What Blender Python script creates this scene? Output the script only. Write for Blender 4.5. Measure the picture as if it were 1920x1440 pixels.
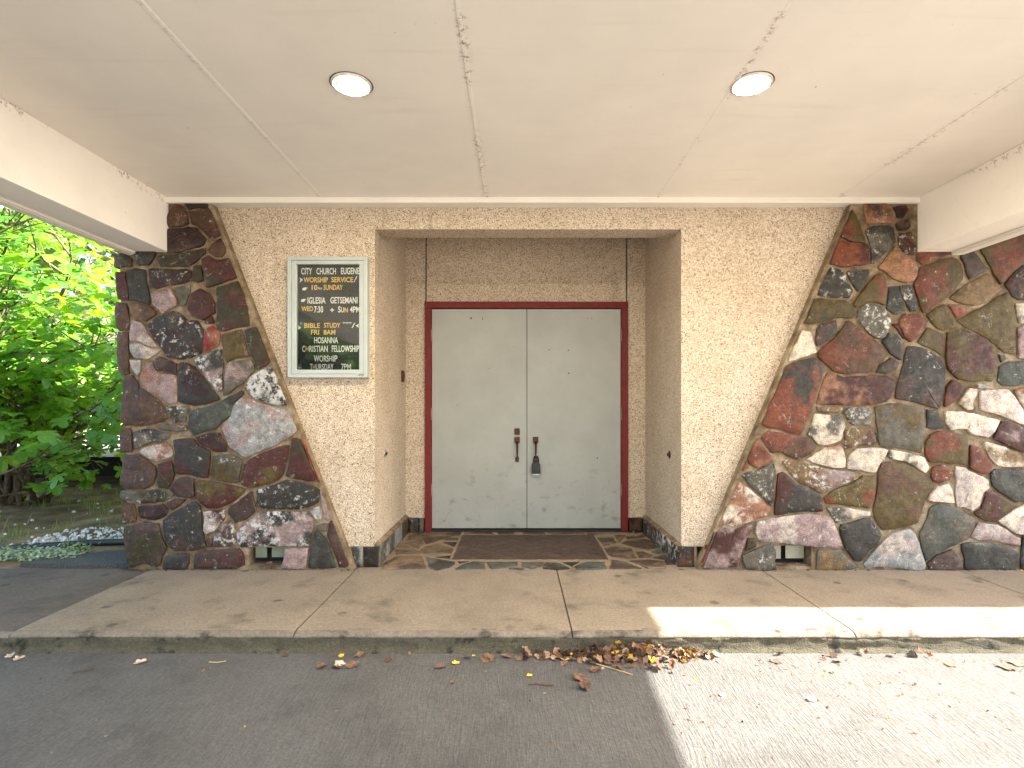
import bpy, bmesh, math, random
from mathutils import Vector, Matrix, Euler, noise as mnoise

for o in list(bpy.data.objects):
    bpy.data.objects.remove(o)
scene = bpy.context.scene
COL = scene.collection

# ------------------------------------------------------------------ camera
cam_data = bpy.data.cameras.new('camera')
cam = bpy.data.objects.new('camera', cam_data)
COL.objects.link(cam)
cam.location = (0.0, -3.97, 1.155)
cam.rotation_euler = (math.radians(90), 0, 0)
cam_data.sensor_width = 36.0
cam_data.lens = 36.0 * 1025.0 / 1920.0
cam_data.shift_x = -8.0 / 1920.0
cam_data.shift_y = 45.0 / 1920.0
cam_data.clip_start = 0.05
cam_data.clip_end = 2000.0
scene.camera = cam

# ------------------------------------------------------------------ world, sun, exposure
SUN_TRAVEL = Vector((-1.233, 0.12, -1.0)).normalized()
to_sun = -SUN_TRAVEL
world = bpy.data.worlds.new('World')
scene.world = world
world.use_nodes = True
wt = world.node_tree
wt.nodes.clear()
sky = wt.nodes.new('ShaderNodeTexSky')
sky.sky_type = 'NISHITA'
sky.sun_disc = False
sky.sun_elevation = math.asin(to_sun.z)
sky.sun_rotation = math.atan2(to_sun.x, to_sun.y)
sky.air_density = 1.0
sky.dust_density = 2.8
bg = wt.nodes.new('ShaderNodeBackground')
bg.inputs['Strength'].default_value = 0.15
wo = wt.nodes.new('ShaderNodeOutputWorld')
wt.links.new(sky.outputs[0], bg.inputs['Color'])
wt.links.new(bg.outputs[0], wo.inputs['Surface'])

sun_data = bpy.data.lights.new('sun', 'SUN')
sun_data.energy = 5.0
sun_data.angle = math.radians(0.53)
sun_data.color = (1.0, 0.95, 0.88)
sun = bpy.data.objects.new('sun', sun_data)
sun.rotation_euler = SUN_TRAVEL.to_track_quat('-Z', 'Y').to_euler()
sun.location = (8, 0, 8)
COL.objects.link(sun)

scene.view_settings.view_transform = 'Standard'
scene.view_settings.look = 'None'
scene.view_settings.exposure = 2.85
scene.view_settings.gamma = 1.0
scene.view_settings.use_curve_mapping = False
scene.render.engine = 'CYCLES'
scene.cycles.max_bounces = 7
scene.cycles.diffuse_bounces = 5
scene.cycles.transparent_max_bounces = 12

rng = random.Random(7)

# ------------------------------------------------------------------ surveyed outlines, metres: colours bloom|u,v ...
LEFT_STONES = '''
bd bd 0.1|-2.356,2.608 -2.212,2.622 -2.198,2.591 -2.335,2.567
dm br 0.15|-2.472,2.526 -2.424,2.598 -2.376,2.587 -2.349,2.553 -2.339,2.471 -2.383,2.45 -2.479,2.447 -2.483,2.484
m br 0.25|-2.339,2.557 -2.198,2.584 -2.177,2.553 -2.109,2.388 -2.191,2.371 -2.225,2.409 -2.273,2.45 -2.315,2.471 -2.321,2.519
bp dm 0.12|-2.483,2.43 -2.335,2.44 -2.277,2.44 -2.212,2.361 -2.232,2.313 -2.424,2.261 -2.486,2.261
dm do 0.2|-2.555,2.231 -2.438,2.248 -2.219,2.299 -2.219,2.265 -2.301,2.183 -2.438,2.165 -2.534,2.172
do dg 0.25|-2.73,2.251 -2.706,2.261 -2.575,2.261 -2.589,2.231 -2.623,2.183 -2.692,2.183 -2.719,2.21
do g 0.3|-2.85,2.241 -2.795,2.244 -2.743,2.217 -2.747,2.176 -2.853,2.165
do dg 0.22|-2.785,2.131 -2.644,2.141 -2.623,1.97 -2.616,1.887 -2.692,1.915 -2.761,1.918 -2.774,2.038
bp m 0.1|-2.846,2.114 -2.788,2.124 -2.767,1.97 -2.767,1.925 -2.836,1.932 -2.839,2.038
dm do 0.45|-2.623,2.145 -2.321,2.138 -2.311,2.073 -2.438,2.035 -2.562,2.008 -2.613,2.021
do br 0.1|-2.297,2.169 -2.249,2.176 -2.232,2.066 -2.308,2.059 -2.308,2.121
m do 0.25|-2.243,2.217 -2.191,2.244 -2.143,2.203 -2.102,2.213 -2.054,2.217 -1.996,2.086 -2.198,2.025 -2.225,2.107
br dm 0.3|-2.191,2.285 -2.109,2.361 -2.081,2.299 -2.078,2.272 -2.102,2.231 -2.15,2.237 -2.191,2.258
lv pk 0.5|-2.592,1.97 -2.469,2.018 -2.445,1.97 -2.421,1.929 -2.424,1.887 -2.52,1.826 -2.548,1.867 -2.582,1.901
lv g 0.2|-2.424,2.011 -2.335,2.018 -2.328,1.984 -2.369,1.894 -2.397,1.887 -2.424,1.97
m do 0.2|-2.315,1.97 -2.253,1.997 -2.191,1.963 -2.157,1.901 -2.153,1.833 -2.232,1.778 -2.301,1.819 -2.328,1.867 -2.325,1.922
do m 0.08|-2.129,2.004 -1.985,2.059 -1.93,1.97 -1.913,1.743 -2.095,1.702 -2.126,1.73 -2.122,1.867
br tn 0.3|-2.764,1.901 -2.706,1.908 -2.61,1.881 -2.575,1.833 -2.644,1.785 -2.706,1.785 -2.74,1.833
br bp 0.2|-2.846,1.908 -2.781,1.901 -2.771,1.867 -2.766,1.709 -2.836,1.706 -2.853,1.833
br g 0.2|-2.836,1.696 -2.766,1.698 -2.761,1.576 -2.755,1.401 -2.812,1.391 -2.829,1.508
lw lv 0.4|-2.733,1.782 -2.681,1.761 -2.623,1.679 -2.554,1.59 -2.595,1.593 -2.678,1.628 -2.753,1.632 -2.757,1.686
lw bw 0.4|-2.753,1.61 -2.678,1.614 -2.602,1.578 -2.537,1.568 -2.637,1.51 -2.719,1.51 -2.75,1.556
lw bw 0.4|-2.757,1.501 -2.679,1.497 -2.683,1.401 -2.702,1.391 -2.746,1.439
dg dm 0.5|-2.624,1.744 -2.534,1.812 -2.445,1.846 -2.383,1.805 -2.342,1.764 -2.274,1.771 -2.232,1.72 -2.247,1.552 -2.321,1.518 -2.396,1.504 -2.486,1.518 -2.534,1.59 -2.582,1.645 -2.616,1.7
m dm 0.2|-2.222,1.795 -2.167,1.809 -2.158,1.764 -2.212,1.758
rd pk 0.08|-2.239,1.604 -2.225,1.707 -2.163,1.737 -2.11,1.686 -2.129,1.61 -2.197,1.566 -2.232,1.576
ol br 0.1|-2.098,1.679 -1.957,1.717 -1.93,1.624 -1.902,1.525 -2.026,1.502 -2.06,1.484 -2.081,1.556
m do 0.12|-1.935,1.707 -1.856,1.728 -1.822,1.693 -1.778,1.604 -1.748,1.487 -1.788,1.463 -1.85,1.429 -1.863,1.508 -1.898,1.562 -1.922,1.645
dm bp 0.3|-2.589,1.48 -2.54,1.513 -2.513,1.506 -2.418,1.472 -2.42,1.401 -2.472,1.415 -2.547,1.422 -2.568,1.446
lv pk 0.25|-2.661,1.473 -2.595,1.477 -2.561,1.415 -2.547,1.408 -2.422,1.384 -2.418,1.195 -2.451,1.186 -2.568,1.254 -2.685,1.35 -2.678,1.398
dg dm 0.3|-2.403,1.473 -2.369,1.479 -2.273,1.422 -2.204,1.329 -2.122,1.219 -2.211,1.181 -2.335,1.181 -2.41,1.206 -2.407,1.37
dg lv 0.75|-2.29,1.499 -2.101,1.575 -2.096,1.439 -2.099,1.276 -2.122,1.276 -2.187,1.343 -2.235,1.411
g lv 0.35|-2.06,1.46 -2.033,1.488 -1.902,1.499 -1.869,1.46 -1.867,1.418 -1.95,1.339 -2.081,1.25 -2.082,1.274 -2.073,1.37
bp br 0.2|-2.788,1.384 -2.739,1.39 -2.702,1.343 -2.695,1.298 -2.616,1.25 -2.544,1.199 -2.489,1.082 -2.568,1.049 -2.794,1.027 -2.812,1.062 -2.801,1.233
do g 0.5|-2.486,1.161 -2.348,1.168 -2.338,1.144 -2.369,1.065 -2.444,1.051 -2.465,1.096
dg tg 0.1|-2.317,1.129 -2.225,1.155 -2.129,1.182 -1.954,1.271 -1.954,1.252 -2.002,1.199 -2.043,1.096 -2.146,1.015 -2.3,0.965 -2.326,1.013 -2.329,1.096
g do 0.4|-2.547,1.033 -2.359,1.025 -2.352,1.003 -2.417,0.995 -2.54,1.008
g dg 0.5|-2.734,0.981 -2.616,0.998 -2.475,0.964 -2.482,0.945 -2.637,0.899 -2.711,0.873 -2.724,0.924
br bp 0.2|-2.808,1.01 -2.755,1.017 -2.742,0.996 -2.742,0.845 -2.814,0.842 -2.811,0.959
lw pk 0.5|-2.679,0.843 -2.643,0.87 -2.568,0.891 -2.492,0.891 -2.448,0.836 -2.462,0.807 -2.554,0.777 -2.616,0.797
m dm 0.25|-2.276,0.944 -2.184,0.972 -2.116,0.972 -2.077,0.916 -2.067,0.845 -2.149,0.852 -2.237,0.884 -2.263,0.911
dg m 0.25|-2.431,0.919 -2.309,0.928 -2.261,0.888 -2.184,0.848 -2.206,0.661 -2.266,0.674 -2.321,0.687 -2.422,0.687 -2.426,0.767 -2.424,0.87
bw lv 0.45|-1.972,1.223 -1.884,1.209 -1.843,1.182 -1.678,1.14 -1.575,1.127 -1.531,0.993 -1.596,0.962 -1.925,0.811 -2.045,0.884 -2.079,0.959 -2.095,1.02 -2.045,1.082 -2.018,1.164
dg dg 0.95|-1.896,1.376 -1.815,1.425 -1.743,1.441 -1.697,1.384 -1.657,1.288 -1.601,1.178 -1.637,1.175 -1.719,1.188 -1.853,1.223 -1.92,1.309
do m 0.1|-1.592,0.935 -1.561,0.937 -1.503,0.87 -1.461,0.808 -1.441,0.698 -1.434,0.635 -1.561,0.654 -1.64,0.674 -1.62,0.767
rd rd 0.1|-1.54,0.939 -1.475,0.877 -1.413,0.781 -1.352,0.644 -1.362,0.622 -1.42,0.633 -1.431,0.719 -1.45,0.815 -1.492,0.884
m ol 0.3|-1.937,0.752 -1.856,0.805 -1.698,0.867 -1.624,0.888 -1.62,0.863 -1.64,0.767 -1.66,0.693 -1.713,0.64 -1.842,0.599 -1.904,0.592 -1.955,0.617 -1.949,0.692
ol g 0.35|-2.148,0.807 -2.088,0.826 -2.019,0.812 -1.96,0.779 -1.967,0.698 -1.987,0.63 -2.101,0.639 -2.127,0.645 -2.153,0.712
bp br 0.2|-2.8,0.814 -2.698,0.823 -2.637,0.786 -2.578,0.731 -2.565,0.678 -2.605,0.611 -2.645,0.577 -2.781,0.577 -2.8,0.596
do m 0.2|-2.551,0.755 -2.466,0.785 -2.433,0.678 -2.473,0.597 -2.486,0.582 -2.545,0.591 -2.549,0.664
g do 0.4|-2.808,0.56 -2.781,0.569 -2.637,0.563 -2.466,0.572 -2.44,0.534 -2.486,0.502 -2.582,0.478 -2.719,0.484 -2.781,0.502 -2.809,0.521
m bp 0.3|-2.458,0.622 -2.362,0.661 -2.296,0.649 -2.292,0.522 -2.369,0.516 -2.416,0.529 -2.449,0.575
ol m 0.2|-2.284,0.635 -2.225,0.634 -2.053,0.6 -1.935,0.574 -2.007,0.495 -2.122,0.447 -2.203,0.454 -2.257,0.488 -2.284,0.515
m br 0.2|-2.8,0.478 -2.722,0.471 -2.715,0.344 -2.8,0.335
dm m 0.2|-2.696,0.449 -2.52,0.469 -2.479,0.431 -2.501,0.386 -2.582,0.358 -2.669,0.378 -2.693,0.417
m bp 0.2|-2.49,0.478 -2.431,0.504 -2.354,0.504 -2.403,0.467 -2.451,0.434 -2.476,0.446
dg bp 0.3|-2.51,0.354 -2.458,0.394 -2.295,0.483 -2.255,0.457 -2.241,0.39 -2.238,0.28 -2.208,0.172 -2.293,0.139 -2.417,0.145 -2.457,0.165 -2.503,0.213 -2.51,0.287
m lw 0.6|-2.229,0.414 -2.078,0.421 -2.09,0.364 -2.158,0.276 -2.211,0.259 -2.232,0.281 -2.222,0.349
m bp 0.3|-2.044,0.443 -1.891,0.55 -1.865,0.424 -1.898,0.386 -2.004,0.338 -2.024,0.377 -2.048,0.403
bp do 0.2|-2.785,0.305 -2.657,0.335 -2.557,0.328 -2.536,0.266 -2.496,0.163 -2.549,0.036 -2.582,0.033 -2.65,0.063 -2.757,0.023 -2.771,0.115 -2.785,0.218
bp lw 0.6|-2.163,0.251 -2.041,0.351 -2.021,0.32 -2.005,0.211 -2.022,0.166 -2.16,0.166
g bp 0.3|-2.21,0.222 -2.17,0.228 -2.17,0.166 -2.199,0.166
dg tg 0.2|-2.51,0.093 -2.338,0.119 -2.344,0.047 -2.364,0.012 -2.51,0.015
bp m 0.25|-2.284,0.119 -2.156,0.14 -1.979,0.15 -1.941,0.093 -1.934,0.036 -1.992,0.022 -2.284,0.022
dg do 0.5|-1.839,0.565 -1.691,0.613 -1.636,0.637 -1.561,0.62 -1.367,0.573 -1.413,0.482 -1.492,0.454 -1.547,0.44 -1.671,0.44 -1.807,0.454 -1.839,0.487
dg lv 0.7|-1.99,0.258 -1.883,0.359 -1.835,0.393 -1.726,0.407 -1.499,0.41 -1.448,0.361 -1.455,0.3 -1.482,0.173 -1.698,0.169 -1.958,0.166 -1.984,0.199
lv lv 0.2|-1.399,0.491 -1.341,0.568 -1.306,0.526 -1.269,0.379 -1.361,0.359 -1.38,0.403
tg bw 0.5|-1.476,0.421 -1.407,0.454 -1.393,0.366 -1.422,0.352
dg tg 0.2|-1.428,0.287 -1.389,0.255 -1.345,0.203 -1.286,0.022 -1.483,0.019 -1.469,0.15 -1.443,0.249
bp m 0.2|-1.338,0.332 -1.249,0.355 -1.197,0.266 -1.16,0.177 -1.139,0.036 -1.259,0.023 -1.33,0.204 -1.351,0.252
do g 0.2|-1.427,0.311 -1.344,0.333 -1.356,0.27 -1.389,0.276
lv g 0.35|-1.647,0.152 -1.481,0.156 -1.488,0.095 -1.502,0.016 -1.673,0.019 -1.654,0.081
'''
RIGHT_STONES = '''
pk br 0.3|2.491,2.617 2.549,2.634 2.618,2.63 2.656,2.583 2.687,2.562 2.691,2.481 2.504,2.481 2.491,2.557
dm rb 0.1|2.687,2.586 2.777,2.589 2.783,2.567 2.757,2.512 2.723,2.516
bd br 0.1|2.707,2.466 2.743,2.492 2.795,2.492 2.803,2.454 2.781,2.422 2.723,2.42
m tn 0.5|2.724,2.403 2.807,2.403 2.84,2.31 2.829,2.258 2.777,2.258 2.744,2.31
ol rb 0.1|2.379,2.57 2.397,2.56 2.418,2.495 2.484,2.328 2.385,2.337 2.307,2.376 2.327,2.433
rb m 0.15|2.297,2.36 2.385,2.326 2.499,2.32 2.515,2.186 2.33,2.173 2.239,2.182 2.252,2.255
dg g 0.4|2.504,2.411 2.544,2.444 2.604,2.454 2.684,2.437 2.694,2.337 2.67,2.305 2.543,2.19 2.532,2.214 2.532,2.317
pk tn 0.2|2.592,2.159 2.7,2.298 2.76,2.238 2.834,2.185 2.86,2.111 2.835,2.065 2.783,2.05 2.687,2.086 2.634,2.126
bd dg 0.6|2.157,1.963 2.178,2.042 2.245,2.153 2.308,2.128 2.355,2.061 2.393,1.994 2.37,1.95 2.22,1.943
dg g 0.5|2.368,2.121 2.504,2.131 2.491,2.071 2.44,1.991 2.401,2.037
rb ol 0.15|2.403,1.893 2.497,2.012 2.565,2.094 2.608,2.111 2.628,2.008 2.621,1.895 2.543,1.915 2.474,1.908 2.421,1.881
ol do 0.1|2.049,1.759 2.116,1.935 2.344,1.915 2.394,1.876 2.405,1.823 2.383,1.805 2.289,1.805 2.151,1.77
dg tg 0.2|2.648,1.871 2.669,2.011 2.72,2.025 2.759,1.905 2.766,1.853 2.707,1.829 2.645,1.856
g dg 0.5|2.731,2.026 2.802,2.033 2.841,1.953 2.854,1.853 2.812,1.847 2.776,1.905 2.745,1.967
dg g 0.6|2.44,1.843 2.494,1.897 2.58,1.887 2.634,1.843 2.654,1.769 2.627,1.662 2.595,1.649 2.522,1.682 2.488,1.736 2.44,1.783
rb pk 0.3|2.734,1.776 2.768,1.821 2.856,1.821 2.927,1.78 2.894,1.702 2.808,1.636 2.775,1.649 2.728,1.742
dm m 0.1|2.691,1.749 2.715,1.762 2.77,1.653 2.76,1.649
m rb 0.3|2.87,2.247 2.905,2.286 3.108,2.286 3.113,2.256 3,2.223 2.892,2.176 2.87,2.214
ol rb 0.3|2.886,2.163 3.041,2.218 3.11,2.231 3.175,2.185 3.188,2.131 3.175,2.078 3.08,1.963 3,1.901 2.905,1.847 2.887,1.879 2.853,1.967 2.84,2.035
bp dg 0.15|3.183,2.266 3.246,2.266 3.292,2.226 3.313,2.185 3.36,2.145 3.235,2.074 3.203,2.145 3.176,2.227
rb ol 0.1|3.313,2.3 3.522,2.382 3.59,2.382 3.645,2.365 3.645,2.269 3.526,2.12 3.453,2.041 3.409,2.112 3.368,2.2 3.327,2.269
ol tn 0.1|3.101,1.939 3.24,2.052 3.356,2.107 3.416,2.048 3.448,2.001 3.336,1.909 3.268,1.895 3.179,1.898
rd pk 0.15|3.08,1.891 3.179,1.881 3.233,1.856 3.139,1.803 3.106,1.85
ol br 0.2|2.936,1.816 3.054,1.89 3.093,1.843 3.136,1.742 3.103,1.723 3.002,1.72 2.97,1.768
ol ol 0.1|3.157,1.778 3.316,1.861 3.453,1.944 3.5,1.977 3.525,1.946 3.545,1.831 3.552,1.673 3.552,1.547 3.487,1.554 3.42,1.608 3.251,1.71
do m 0.2|3.491,2.035 3.552,2.122 3.618,2.168 3.666,2.168 3.666,1.943 3.59,1.936 3.539,1.95 3.519,1.994
wh g 0.4|3.57,1.891 3.666,1.895 3.666,1.771 3.593,1.771
ol br 0.2|2.874,1.625 2.934,1.724 2.986,1.71 3.037,1.677 3.037,1.535 2.986,1.568 2.905,1.594
ol m 0.15|3.082,1.69 3.151,1.697 3.253,1.694 3.335,1.656 3.415,1.583 3.421,1.522 3.415,1.386 3.382,1.355 3.227,1.358 3.152,1.368 3.08,1.435 3.066,1.522
dg bp 0.1|2.605,1.632 2.657,1.687 2.705,1.673 2.749,1.631 2.739,1.5 2.671,1.553
bp dg 0.1|2.598,1.454 2.671,1.504 2.728,1.474 2.704,1.443 2.63,1.403 2.572,1.409
dg bp 0.3|2.798,1.587 2.89,1.587 2.958,1.557 3.037,1.479 3.051,1.426 3.037,1.248 3.011,1.149 2.945,1.176 2.856,1.204 2.71,1.231 2.737,1.351 2.778,1.509
rb m 0.1|3.072,1.301 3.11,1.347 3.149,1.327 3.174,1.294 3.128,1.216 3.059,1.174 3.059,1.248
wh tn 0.5|3.163,1.187 3.229,1.285 3.277,1.285 3.264,1.248 3.237,1.193 3.243,1.156 3.213,1.149
wh lw 0.3|3.309,1.278 3.5,1.278 3.546,1.238 3.614,1.135 3.641,1.108 3.641,1.021 3.604,1.039 3.453,1.115 3.32,1.148 3.313,1.214
bw wh 0.2|3.292,1.32 3.367,1.3 3.356,1.292 3.297,1.295
wh pk 0.3|3.56,1.273 3.618,1.305 3.666,1.312 3.666,1.117 3.618,1.163 3.581,1.214
g tg 0.2|3.45,1.444 3.476,1.471 3.618,1.484 3.666,1.477 3.666,1.333 3.556,1.32 3.468,1.327 3.441,1.352
tg g 0.1|3.437,1.539 3.478,1.526 3.483,1.503 3.457,1.48
m lv 0.3|3.58,1.718 3.618,1.731 3.666,1.724 3.666,1.512 3.587,1.519 3.584,1.625
wh lw 0.45|3.069,1.121 3.179,1.121 3.342,1.08 3.441,1.066 3.408,0.99 3.356,0.957 3.249,0.977 3.213,1.017 3.137,1.017 3.098,0.998 3.073,1.049
m lv 0.3|3.429,1.022 3.457,1.058 3.532,1.041 3.624,1.004 3.662,0.988 3.662,0.844 3.593,0.85 3.518,0.888 3.414,0.941
dg tg 0.1|2.936,1.134 3.004,1.141 3.011,1.075 3.043,1.023 2.986,1.011 2.929,1.018
g ol 0.1|2.565,1.156 2.63,1.172 2.733,1.179 2.893,1.142 2.907,1.083 2.903,0.973 2.882,0.844 2.726,0.873 2.595,0.888 2.586,1.008
wh wh 0.3|2.04,1.709 2.085,1.691 2.112,1.625 2.127,1.558 2.053,1.52 1.948,1.487 1.935,1.509 1.988,1.603
dg bp 0.3|2.152,1.713 2.179,1.752 2.276,1.782 2.269,1.695 2.243,1.655 2.147,1.603 2.14,1.639
br rb 0.08|2.369,1.768 2.45,1.704 2.619,1.575 2.619,1.518 2.545,1.456 2.498,1.406 2.369,1.396 2.261,1.43 2.155,1.522 2.167,1.55 2.302,1.684
rb dg 0.1|1.908,1.458 2.026,1.498 2.127,1.507 2.185,1.452 2.166,1.351 2.118,1.194 2.063,1.072 2.022,0.965 1.902,0.998 1.815,1.019 1.738,1.039 1.818,1.214
m pk 0.2|2.222,1.395 2.341,1.367 2.383,1.381 2.465,1.384 2.643,1.381 2.687,1.349 2.68,1.248 2.628,1.203 2.534,1.183 2.328,1.176 2.14,1.183 2.174,1.282
g bw 0.6|2.346,1.124 2.371,1.155 2.504,1.158 2.523,1.111 2.516,1.039 2.41,1.039 2.379,1.064
wh g 0.5|2.084,0.968 2.124,1.053 2.133,1.106 2.31,1.1 2.331,1.022 2.302,0.926 2.244,0.903 2.153,0.896 2.101,0.953
tn g 0.5|2.139,1.165 2.324,1.155 2.305,1.134 2.245,1.128 2.153,1.141
br tn 0.5|2.354,0.982 2.375,1.003 2.51,1.011 2.546,0.952 2.546,0.903 2.404,0.88 2.347,0.873
br rb 0.2|1.755,0.944 1.799,0.98 1.889,0.98 1.981,0.949 2.102,0.934 2.137,0.884 2.086,0.819 2.004,0.796 1.93,0.818 1.898,0.857 1.824,0.843
rb pk 0.15|1.649,0.792 1.663,0.836 1.727,0.924 1.764,0.867 1.829,0.779 1.721,0.728 1.663,0.756
rb rb 0.1|1.598,0.717 1.635,0.779 1.647,0.731 1.61,0.707
g dg 0.5|1.616,0.676 1.721,0.711 1.832,0.756 1.842,0.701 1.824,0.593 1.819,0.463 1.761,0.52 1.686,0.595
m dg 0.2|1.871,0.681 1.897,0.688 1.996,0.62 2.102,0.567 2.168,0.529 2.175,0.429 2.027,0.421 1.848,0.398 1.848,0.44 1.863,0.563
pk wh 0.5|1.48,0.417 1.591,0.616 1.644,0.58 1.75,0.497 1.806,0.433 1.787,0.39 1.69,0.361 1.539,0.316 1.493,0.338 1.415,0.307
lv m 0.2|1.399,0.268 1.491,0.294 1.568,0.283 1.676,0.313 1.655,0.249 1.601,0.119 1.571,0.032 1.342,0.023
rd dm 0.1|1.37,0.268 1.394,0.264 1.338,0.119 1.332,0.054 1.312,0.047
lv lw 0.4|1.721,0.337 1.95,0.387 2.08,0.395 2.234,0.372 2.262,0.332 2.311,0.174 2.282,0.156 2.057,0.173 1.981,0.18 1.828,0.203 1.725,0.219 1.713,0.272
dg g 0.4|1.611,0.101 1.644,0.114 1.811,0.183 1.846,0.148 1.846,0.027 1.854,0.008 1.751,0.008 1.644,0.023
do br 0.2|1.648,0.23 1.702,0.222 1.702,0.176 1.633,0.139
g tn 0.3|2.156,0.146 2.311,0.138 2.355,0.072 2.427,0.021 2.328,0.008 2.149,0.008
tn lv 0.6|1.911,0.769 1.953,0.795 2.022,0.754 2.121,0.743 2.221,0.72 2.343,0.704 2.459,0.697 2.431,0.649 2.282,0.605 2.175,0.546 2.115,0.59 2.022,0.62 1.979,0.665
wh pk 0.3|2.074,0.792 2.198,0.864 2.303,0.895 2.324,0.846 2.343,0.734 2.274,0.727 2.205,0.743 2.115,0.772
wh lw 0.25|2.358,0.741 2.385,0.814 2.429,0.865 2.609,0.869 2.643,0.852 2.615,0.802 2.555,0.708 2.45,0.716 2.362,0.724
g wh 0.5|2.646,0.815 2.674,0.854 2.787,0.831 2.906,0.797 2.935,0.731 2.915,0.698 2.787,0.766 2.712,0.789
br ol 0.1|2.606,0.762 2.756,0.762 2.824,0.72 2.915,0.666 2.957,0.623 2.92,0.532 2.859,0.344 2.749,0.307 2.612,0.292 2.561,0.358 2.554,0.425 2.576,0.593
rb ol 0.1|2.204,0.509 2.253,0.56 2.381,0.613 2.472,0.673 2.547,0.659 2.56,0.609 2.546,0.526 2.516,0.441 2.404,0.452 2.219,0.48
g wh 0.5|2.225,0.444 2.328,0.448 2.514,0.414 2.514,0.398 2.404,0.369 2.283,0.338 2.255,0.387
dg dg 0.15|2.316,0.329 2.358,0.322 2.481,0.372 2.547,0.346 2.595,0.257 2.584,0.197 2.51,0.146 2.45,0.072 2.413,0.078 2.354,0.16 2.316,0.257
bw lw 0.4|2.485,0.038 2.605,0.192 2.681,0.252 2.793,0.294 2.828,0.248 2.882,0.127 2.912,0.036 2.886,-0.006 2.787,0.017 2.634,0.039 2.498,0.024
tg g 0.15|2.886,0.257 2.939,0.355 2.954,0.43 3.013,0.474 3.088,0.459 3.163,0.414 3.277,0.347 3.223,0.222 3.134,0.192 2.966,0.093 2.919,0.064 2.893,0.157
wh lw 0.3|2.941,0.503 2.999,0.59 3.071,0.608 3.092,0.561 3.11,0.483 3.042,0.483
rb m 0.3|2.963,0.662 2.984,0.728 3.027,0.753 3.085,0.721 3.099,0.685 3.078,0.65 3.012,0.621 2.976,0.635
ol rb 0.1|2.921,0.906 2.96,0.957 3.013,0.983 3.119,0.971 3.206,0.949 3.206,0.759 3.088,0.766 2.946,0.778 2.924,0.823
lw wh 0.3|3.142,0.734 3.195,0.719 3.286,0.674 3.359,0.636 3.367,0.586 3.328,0.55 3.306,0.459 3.257,0.423 3.195,0.46 3.153,0.453 3.146,0.601
rb m 0.2|3.245,0.88 3.295,0.864 3.339,0.812 3.389,0.747 3.362,0.69 3.302,0.697 3.238,0.727 3.238,0.815
wh tn 0.4|3.347,0.903 3.471,0.872 3.576,0.828 3.612,0.76 3.612,0.743 3.532,0.739 3.44,0.75 3.382,0.787
tg dg 0.25|3.384,0.691 3.419,0.711 3.624,0.711 3.67,0.698 3.67,0.491 3.57,0.499 3.488,0.536 3.442,0.567 3.399,0.61
ol m 0.2|3.353,0.558 3.394,0.551 3.469,0.513 3.542,0.47 3.514,0.421 3.408,0.353 3.364,0.349 3.263,0.41 3.314,0.439 3.338,0.5
wh lw 0.3|3.439,0.35 3.511,0.405 3.624,0.459 3.67,0.48 3.67,0.254 3.593,0.254 3.497,0.313
lv lw 0.4|3.239,0.235 3.297,0.336 3.394,0.321 3.485,0.29 3.537,0.238 3.592,0.223 3.589,0.178 3.44,0.208 3.302,0.219
dg tg 0.2|3.177,0.184 3.241,0.191 3.394,0.187 3.508,0.153 3.58,0.116 3.566,0.036 3.551,-0.003 3.394,0.017 3.214,0.009 3.207,0.081
bp g 0.3|2.929,0.043 2.998,0.107 3.102,0.144 3.16,0.064 3.168,0.023 3.134,0.008 3.05,-0.003 2.962,-0.007
dg tg 0.2|3.612,0.245 3.67,0.245 3.67,-0.007 3.612,-0.007 3.605,0.104
'''
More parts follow.
